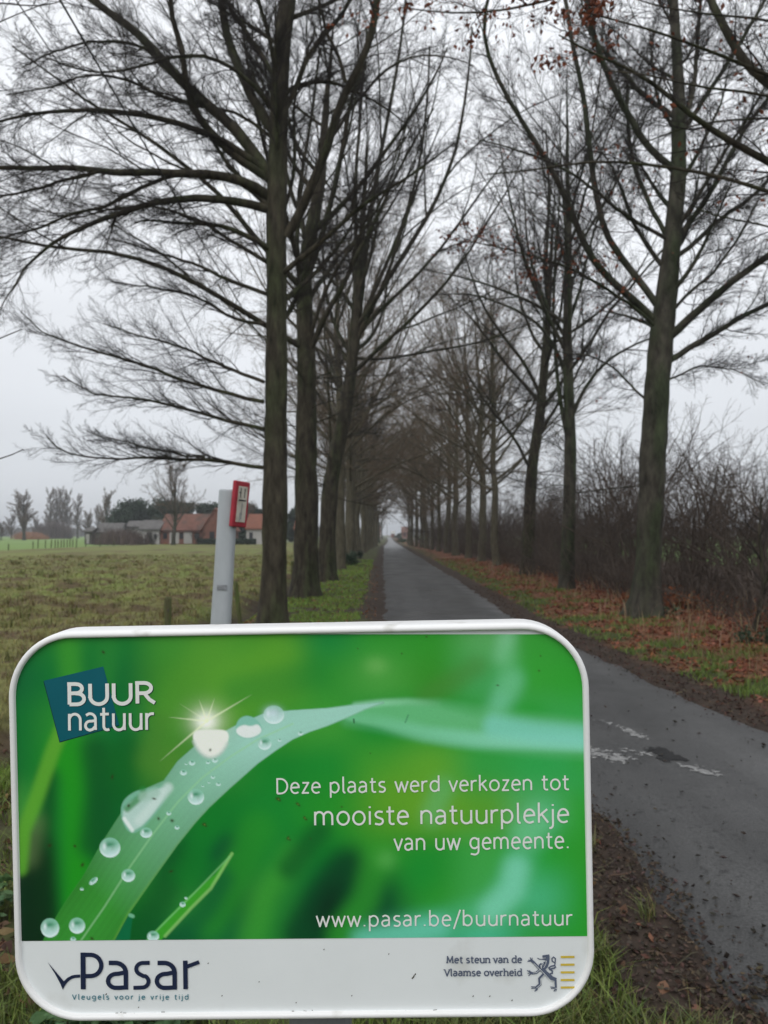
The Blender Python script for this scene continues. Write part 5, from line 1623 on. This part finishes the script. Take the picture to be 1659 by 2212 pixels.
# keep what lies inside the frame and above the white strip
wi, hi, ri = SW / 2 - .0062, SH / 2 - .0062, RAD - .0062
q_ = np.abs(UVp) - [wi - ri, hi - ri]
sdf = np.hypot(np.maximum(q_[..., 0], 0), np.maximum(q_[..., 1], 0)) + np.minimum(np.maximum(q_[..., 0], q_[..., 1]), 0) - ri
ok = sdf < 0
ny_, nx_ = PX.shape; ii = np.arange(nx_ * ny_).reshape(ny_, nx_)
Q = np.stack([ii[:-1, :-1], ii[1:, :-1], ii[1:, 1:], ii[:-1, 1:]], -1).reshape(-1, 4)
okq = (ok[:-1, :-1] & ok[1:, :-1] & ok[1:, 1:] & ok[:-1, 1:]).ravel()
Q = Q[okq]; usedv = np.unique(Q); remap = np.zeros(nx_ * ny_, int); remap[usedv] = np.arange(len(usedv))
Vp = on(UVp[..., 0].ravel(), UVp[..., 1].ravel(), np.full(UVp[..., 0].size, .0004))
pic = obj('picture', raw_mesh('picture', Vp[usedv], remap[Q], cols=img.reshape(-1, 3)[usedv]), M['print'], panel)

# ---- lettering: every letter drawn as pen strokes of even width
def arc(cx, cy_, rx, ry, a0, a1, n=9):
    return [(cx + rx * math.cos(math.radians(a0 + (a1 - a0) * k / n)), cy_ + ry * math.sin(math.radians(a0 + (a1 - a0) * k / n))) for k in range(n + 1)]


G = {   # x-height = 1
    'a': (.86, [[(.1, .9)] + arc(.34, .68, .34, .32, 100, 0) + [(.68, .02)], [(.68, .58), (.42, .55)] + arc(.34, .28, .28, .27, 95, 270) + [(.5, .06), (.68, .24)]]),
    'b': (.98, [[(.1, 1.5), (.1, .02)], [(.1, .3)] + arc(.45, .5, .38, .48, 220, 500, 16)]),
    'd': (.98, [[(.84, 1.5), (.84, .02)], [(.84, .3)] + arc(.48, .5, .38, .48, -40, -320, 16)]),
    'e': (.88, [[(.1, .52), (.76, .56)] + arc(.44, .56, .34, .43, 0, 180, 10) + arc(.46, .46, .38, .45, 180, 290, 8) + [(.74, .1)]]),
    'g': (.98, [arc(.46, .53, .37, .45, 40, 320, 16), [(.82, .98), (.82, -.1)] + arc(.46, -.12, .36, .33, 0, -110, 8) + [(.12, -.38)]]),
    'h': (.94, [[(.1, 1.5), (.1, 0)], [(.1, .66)] + arc(.44, .62, .34, .36, 160, 0) + [(.78, 0)]]),
    'i': (.3, [[(.14, 1), (.14, 0)], [(.14, 1.36), (.14, 1.24)]]),
    'j': (.32, [[(.16, 1), (.16, -.15)] + arc(-.02, -.15, .18, .26, 0, -90, 5) + [(-.1, -.41)], [(.16, 1.36), (.16, 1.24)]]),
    'k': (.8, [[(.1, 1.5), (.1, 0)], [(.68, 1), (.12, .5)], [(.3, .62), (.74, 0)]]),
    'l': (.36, [[(.12, 1.5), (.12, .2)] + arc(.28, .18, .16, .18, 180, 280, 4)]),
    'm': (1.46, [[(.1, 1), (.1, 0)], [(.1, .68)] + arc(.4, .63, .3, .35, 160, 0) + [(.7, 0)], [(.7, .66)] + arc(1.0, .63, .3, .35, 160, 0) + [(1.3, 0)]]),
    'n': (.94, [[(.1, 1), (.1, 0)], [(.1, .66)] + arc(.44, .62, .34, .36, 160, 0) + [(.78, 0)]]),
    'o': (.98, [arc(.48, .5, .4, .48, 0, 360, 20)]),
    'p': (.98, [[(.1, 1), (.1, -.46)], [(.1, .3)] + arc(.45, .5, .38, .48, 220, 500, 16)]),
    'r': (.6, [[(.1, 1), (.1, 0)], [(.1, .6)] + arc(.44, .6, .34, .36, 170, 95, 6) + [(.56, .96)]]),
    's': (.74, [[(.62, .93)] + arc(.38, .74, .26, .23, 80, 235, 8) + [(.45, .46)] + arc(.36, .25, .27, .24, 40, -100, 8) + [(.08, .07)]]),
    't': (.62, [[(.24, 1.34), (.24, .26)] + arc(.44, .24, .2, .22, 180, 280, 5) + [(.58, .05)], [(.02, .95), (.56, .97)]]),
    'u': (.94, [[(.12, 1), (.12, .36)] + arc(.46, .36, .34, .35, 180, 340, 9) + [(.8, .4)], [(.8, 1), (.8, 0)]]),
    'v': (.8, [[(.04, 1), (.4, .02), (.76, 1)]]),
    'w': (1.22, [[(.04, 1), (.34, .02), (.6, .9), (.88, .02), (1.18, 1)]]),
    'z': (.74, [[(.1, .97), (.62, .97), (.1, .03), (.66, .03)]]),
    'B': (.98, [[(.1, 0), (.1, 1.36), (.4, 1.36)] + arc(.46, 1.05, .3, .3, 90, -80, 8) + [(.12, .74)], [(.42, .73)] + arc(.5, .37, .36, .36, 90, -90, 9) + [(.1, .01)]]),
    'U': (1.12, [[(.1, 1.36), (.1, .5)] + arc(.54, .5, .44, .5, 180, 360, 12) + [(.98, 1.36)]]),
    'R': (1.02, [[(.1, 0), (.1, 1.36), (.4, 1.36)] + arc(.46, 1.02, .36, .34, 90, -90, 9) + [(.12, .68)], [(.46, .68), (.72, .26), (1.0, .02)]]),
    'D': (1.12, [[(.1, 0), (.1, 1.36), (.36, 1.36)] + arc(.4, .68, .6, .68, 88, -88, 14) + [(.1, 0)]]),
    'V': (1.05, [[(.03, 1.36), (.5, .02), (1.0, 1.36)]]),
    'M': (1.4, [[(.14, 0), (.22, 1.36), (.68, .2), (1.14, 1.36), (1.24, 0)]]),
    '.': (.36, [[(.15, .13), (.15, 0)]]),
    '/': (.66, [[(.04, -.3), (.62, 1.5)]]),
    ' ': (.5, []),
}


def ribbon(pts, w_, lvl):
    """an even-width stroke through photo places, with mitred joins"""
    p = np.asarray(pts, float)
    d = np.diff(p, axis=0); keep = np.r_[True, np.hypot(*d.T) > .05]; p = p[keep]
    d = np.diff(p, axis=0); d /= np.hypot(*d.T)[:, None]
    n = np.stack([-d[:, 1], d[:, 0]], 1)
    closed = np.hypot(*(p[0] - p[-1])) < .3
    m = np.empty_like(p)
    m[0], m[-1] = n[0], n[-1]
    if closed:
        a = n[0] + n[-1]; m[0] = m[-1] = a / max(.3, a @ n[0]) if True else a
    for i in range(1, len(p) - 1):
        a = n[i - 1] + n[i]; m[i] = a / max(.55, a @ n[i])
    L_, R2 = p + m * w_ / 2, p - m * w_ / 2
    U1, U2 = uv(*L_.T), uv(*R2.T)
    V = np.concatenate([on(*U1.T, np.full(len(p), lvl)), on(*U2.T, np.full(len(p), lvl))])
    k = len(p)
    return V, np.array([(i, i + 1, k + i + 1, k + i) for i in range(k - 1)])


def lettering(text, p0, p1, xh, w_, mt, gap=.12, lvl=.0009, serif=False, parent=None, space=None):
    """text from p0 to p1 along the baseline (photo places)"""
    p0, p1 = np.array(p0, float), np.array(p1, float)
    adv = [((G[c_][0] if c_ != ' ' or not space else space) + gap) for c_ in text]
    ln = np.hypot(*(p1 - p0)); sc_ = ln / (sum(adv) - gap)
    e = (p1 - p0) / ln; f_ = np.array([e[1], -e[0]])
    out, x, k = [], 0, 0
    for c_, a in zip(text, adv):
        st_ = G[c_][1]
        if serif and c_ != ' ':
            ex = []
            for s_ in st_:
                for q in (s_[0], s_[-1]):
                    if q[1] in (0, 1, 1.5, 1.36, .02) and c_ not in 'eoas': ex.append([(q[0] - .22, q[1] + (.05 if q[1] < .5 else -.04)), (q[0] + (.22 if q[1] < .5 else .06), q[1] + (.04 if q[1] < .5 else -.04))])
            st_ = [(s_, 1.) for s_ in st_] + [(s_, .7) for s_ in ex]
        else: st_ = [(s_, 1.) for s_ in st_]
        st2 = []
        for s_, ww in st_:
            cut = [0]
            for q in range(1, len(s_) - 1):
                a1, a2 = np.subtract(s_[q], s_[q - 1]), np.subtract(s_[q + 1], s_[q])
                if a1 @ a2 < .25 * np.hypot(*a1) * np.hypot(*a2): cut.append(q)
            cut.append(len(s_) - 1)
            for b0, b1 in zip(cut[:-1], cut[1:]):
                sg = [np.array(v, float) for v in s_[b0:b1 + 1]]
                ext_ = w_ / xh * .42
                if b0 > 0: sg[0] = sg[0] - (sg[1] - sg[0]) / np.hypot(*(sg[1] - sg[0])) * ext_
                if b1 < len(s_) - 1: sg[-1] = sg[-1] + (sg[-1] - sg[-2]) / np.hypot(*(sg[-1] - sg[-2])) * ext_
                st2.append((sg, ww))
        for s_, ww in st2:
            pts = [p0 + e * (x + q[0]) * sc_ + f_ * q[1] * xh for q in s_]
            if len(pts) > 1:
                out.append(ribbon(pts, w_ * ww, lvl + .00003 * (k % 9))); k += 1
        x += a
    V, q = join(out)
    return obj('lettering', raw_mesh('lettering', V, q, smooth=False), M[mt], parent or panel)


sq_ = uv(*z5([(222, 357), (520, 286), (600, 580), (302, 663)]).T)
sh_ = uv(*z5([(219, 361), (520, 290), (600, 584), (300, 668)]).T)
flat('title_square_edge', sh_, .00055, 'teal_dark', panel)
tsq = flat('title_square', sq_, .0007, 'teal', panel)
for dx, mt, lv in ((1.3, 'teal_dark', .00078), (0, 'text_white', .0011)):
    lettering('BUUR', (147.0 + dx, 1521.5 + dx), (336 + dx, 1518.5 + dx), 32.5, 8.0, mt, .1, lv, parent=tsq)
    lettering('natuur', (147.5 + dx, 1577.5 + dx), (335 + dx, 1575.5 + dx), 36, 5.9, mt, .1, lv, parent=tsq)
lettering('Deze plaats werd verkozen tot', (597, 1713.5), (1229.5, 1705), 23, 3.7, 'text_white', .13, parent=pic)
lettering('mooiste natuurplekje', (678, 1782), (1230, 1775.5), 29, 4.4, 'text_white', .12, parent=pic)
lettering('van uw gemeente.', (851, 1836), (1231, 1831), 25, 3.9, 'text_white', .14, parent=pic)
lettering('www.pasar.be/buurnatuur', (683, 2000.5), (1237, 1997.5), 23, 3.6, 'text_white', .15, parent=pic)
zp = lambda p: np.asarray(p, float) * .2315 + [82.3, 2029.9]
zl = lambda p: np.asarray(p, float) * .1918 + [943.6, 2040.8]
lettering('Vleugels voor je vrije tijd', zp((322, 552)), zp((1406, 552)), 7.6, 1.9, 'teal_text', .42, space=.5)
lettering('Met steun van de', zl((108, 200)), zl((958, 196)), 10.2, 2.7, 'grey_ink', .14, serif=True, space=.34)
lettering('Vlaamse overheid', zl((86, 346)), zl((958, 343)), 10.2, 2.7, 'grey_ink', .14, serif=True, space=.34)


def strokes(name, lst, mt, fz, sc_, parent=panel, lvl=.0009):
    out = [ribbon(fz(p), w_ * sc_, lvl + .00003 * (k % 12)) for k, (p, w_) in enumerate(lst)]
    V, q = join(out)
    return obj(name, raw_mesh(name, V, q, smooth=False), M[mt], parent)


W5 = 42
a_ = lambda ox: [([(662 + ox, 212), (725 + ox, 212)] + [(725 + 96 * math.sin(t) + ox, 304 - 92 * math.cos(t)) for t in np.linspace(.15, math.pi / 2, 8)] + [(822 + ox, 461)], W5),
                 ([(815 + ox, 300), (752 + ox, 313)] + [(735 - 80 * math.sin(t) + ox, 380 - 66 * math.cos(t)) for t in np.linspace(.1, math.pi * .92, 12)] + [(760 + ox, 444), (822 + ox, 440)], 40)]
strokes('company_lettering', [
    ([(421, 116), (424, 459)], 46),
    ([(425, 136), (490, 137)] + [(492 + 100 * math.sin(t), 236 - 99 * math.cos(t)) for t in np.linspace(.1, math.pi - .1, 16)] + [(425, 336)], 40),
    *a_(0),
    ([(1043, 211), (990, 212)] + [(980 - 62 * math.sin(t), 268 - 56 * math.cos(t)) for t in np.linspace(.1, math.pi * .78, 9)] + [(985, 335)] + [(975 + 58 * math.sin(t), 385 - 56 * math.cos(t)) for t in np.linspace(.5, math.pi - .15, 9)] + [(960, 442), (892, 444)], 37),
    *a_(455),
    ([(1375, 190), (1379, 457)], 42), ([(1385, 248), (1505, 203)], 36),
], 'navy', zp, .2315)
flat('bird_mark', uv(*zp([(90, 203), (165, 292), (243, 384), (275, 352), (320, 328), (360, 322), (395, 321), (396, 349), (350, 352), (310, 364), (276, 392), (252, 425), (233, 463), (210, 405), (160, 312)]).T), .0009, 'navy', panel)
strokes('yellow_stripes', [([(1394, y + 1), (1549, y)], 24) for y in (132, 219, 305, 391, 475)], 'yellow', zl, .1918)
strokes('lion_emblem', [
    ([(1052, 165), (1085, 190), (1150, 258), (1180, 282)], 30), ([(1020, 182), (1062, 178)], 11), ([(1030, 165), (1058, 178)], 9), ([(1052, 138), (1060, 172)], 10), ([(1072, 140), (1070, 172)], 9),
    ([(1045, 305), (1075, 316), (1120, 310), (1165, 268)], 26), ([(1016, 282), (1052, 304)], 11), ([(1020, 316), (1052, 310)], 9), ([(1030, 345), (1058, 318)], 11), ([(1040, 280), (1056, 304)], 9),
    ([(1178, 268), (1230, 318), (1290, 372), (1340, 392)], 52),
    ([(1192, 268), (1225, 235), (1243, 190), (1246, 118)], 44), ([(1160, 262), (1156, 222), (1176, 204)], 16), ([(1186, 250), (1190, 215), (1215, 190)], 20),
    ([(1188, 128), (1266, 117)], 28), ([(1190, 156), (1240, 160)], 18), ([(1132, 144), (1155, 158), (1192, 158)], 10),
    ([(1272, 322), (1298, 314), (1300, 290), (1268, 270), (1260, 254), (1285, 236), (1332, 226)], 16), ([(1275, 268), (1320, 258), (1338, 240)], 18), ([(1326, 232), (1334, 150), (1312, 132), (1294, 150), (1298, 180), (1326, 196)], 13),
    ([(1205, 322), (1155, 375), (1160, 440), (1112, 482)], 32), ([(1060, 466), (1112, 470)], 11), ([(1062, 486), (1112, 482)], 9), ([(1100, 518), (1126, 486)], 12), ([(1122, 514), (1134, 486)], 8),
    ([(1290, 380), (1332, 398), (1336, 480)], 30), ([(1276, 470), (1330, 474)], 10), ([(1284, 488), (1330, 484)], 9), ([(1316, 520), (1336, 488)], 11), ([(1336, 520), (1348, 488)], 9)], 'grey_ink', zl, .1918)
# pale inner lines of the emblem
strokes('emblem_lines', [([(1088, 200), (1155, 265), (1215, 325), (1275, 390), (1318, 402), (1322, 470)], 5), ([(1080, 310), (1122, 304), (1168, 264)], 5), ([(1210, 330), (1166, 378), (1168, 438), (1120, 478)], 5), ([(1200, 250), (1222, 215), (1232, 170)], 5), ([(1176, 258), (1180, 220), (1202, 194)], 5)], 'sign_white', zl, .1918, lvl=.0014)
# grime specks on the white strip
rgp = np.random.default_rng(19)
sp_ = []
for (a, b, r) in [(893, 2110, 3.2), (897, 2104, 1.6), (230, 2147, 1.6), (700, 2050, 1), (450, 2080, 1), (1022, 2151, 1.3), (1058, 2151, 1.2), (760, 2150, 1), (560, 2120, .9), (300, 2175, 1), (640, 2165, 1), (840, 2060, 1), (480, 2150, 1.1), (1106, 2160, 1.2), (1235, 2115, 1.2), (600, 2192, 1.4), (760, 2196, 1.6), (420, 2190, 1.4)]:
    sp_.append(ribbon([(a - r, b + r), (a, b), (a + r * .6, b - r * 1.2)], 1.3 + r * .35, .0008))
for k in range(20):
    t = rgp.random(); px_ = 205 + t * 940 + rgp.normal(0, 2); py_ = 2187 - 5 * t + rgp.normal(0, 1.2)
    sp_.append(ribbon([(px_, py_), (px_ + rgp.uniform(2, 9), py_ + rgp.normal(0, .6))], rgp.uniform(.5, 1.3), .0008))
V, q = join(sp_); obj('grime', raw_mesh('grime', V, q, smooth=False), M['dirt'], panel)
# ------------------------------------------------------------------ damp winter air
hz = bpy.data.meshes.new('haze')
bm = bmesh.new(); bmesh.ops.create_cube(bm, size=1)
for v in bm.verts: v.co = Vector((v.co.x * 5600, 1700 + v.co.y * 4000, 13.75 + v.co.z * 30.5))
bm.to_mesh(hz); bm.free()
hm = bpy.data.materials.new('haze'); hm.use_nodes = True
hm.node_tree.nodes.clear()
pv = hm.node_tree.nodes.new('ShaderNodeVolumePrincipled')
pv.inputs['Color'].default_value = (.9, .93, .97, 1)
pv.inputs['Density'].default_value = .00062
pv.inputs['Anisotropy'].default_value = .3
ho = hm.node_tree.nodes.new('ShaderNodeOutputMaterial')
hm.node_tree.links.new(pv.outputs[0], ho.inputs['Volume'])
tag(obj('haze', hz, hm), kind='stuff')
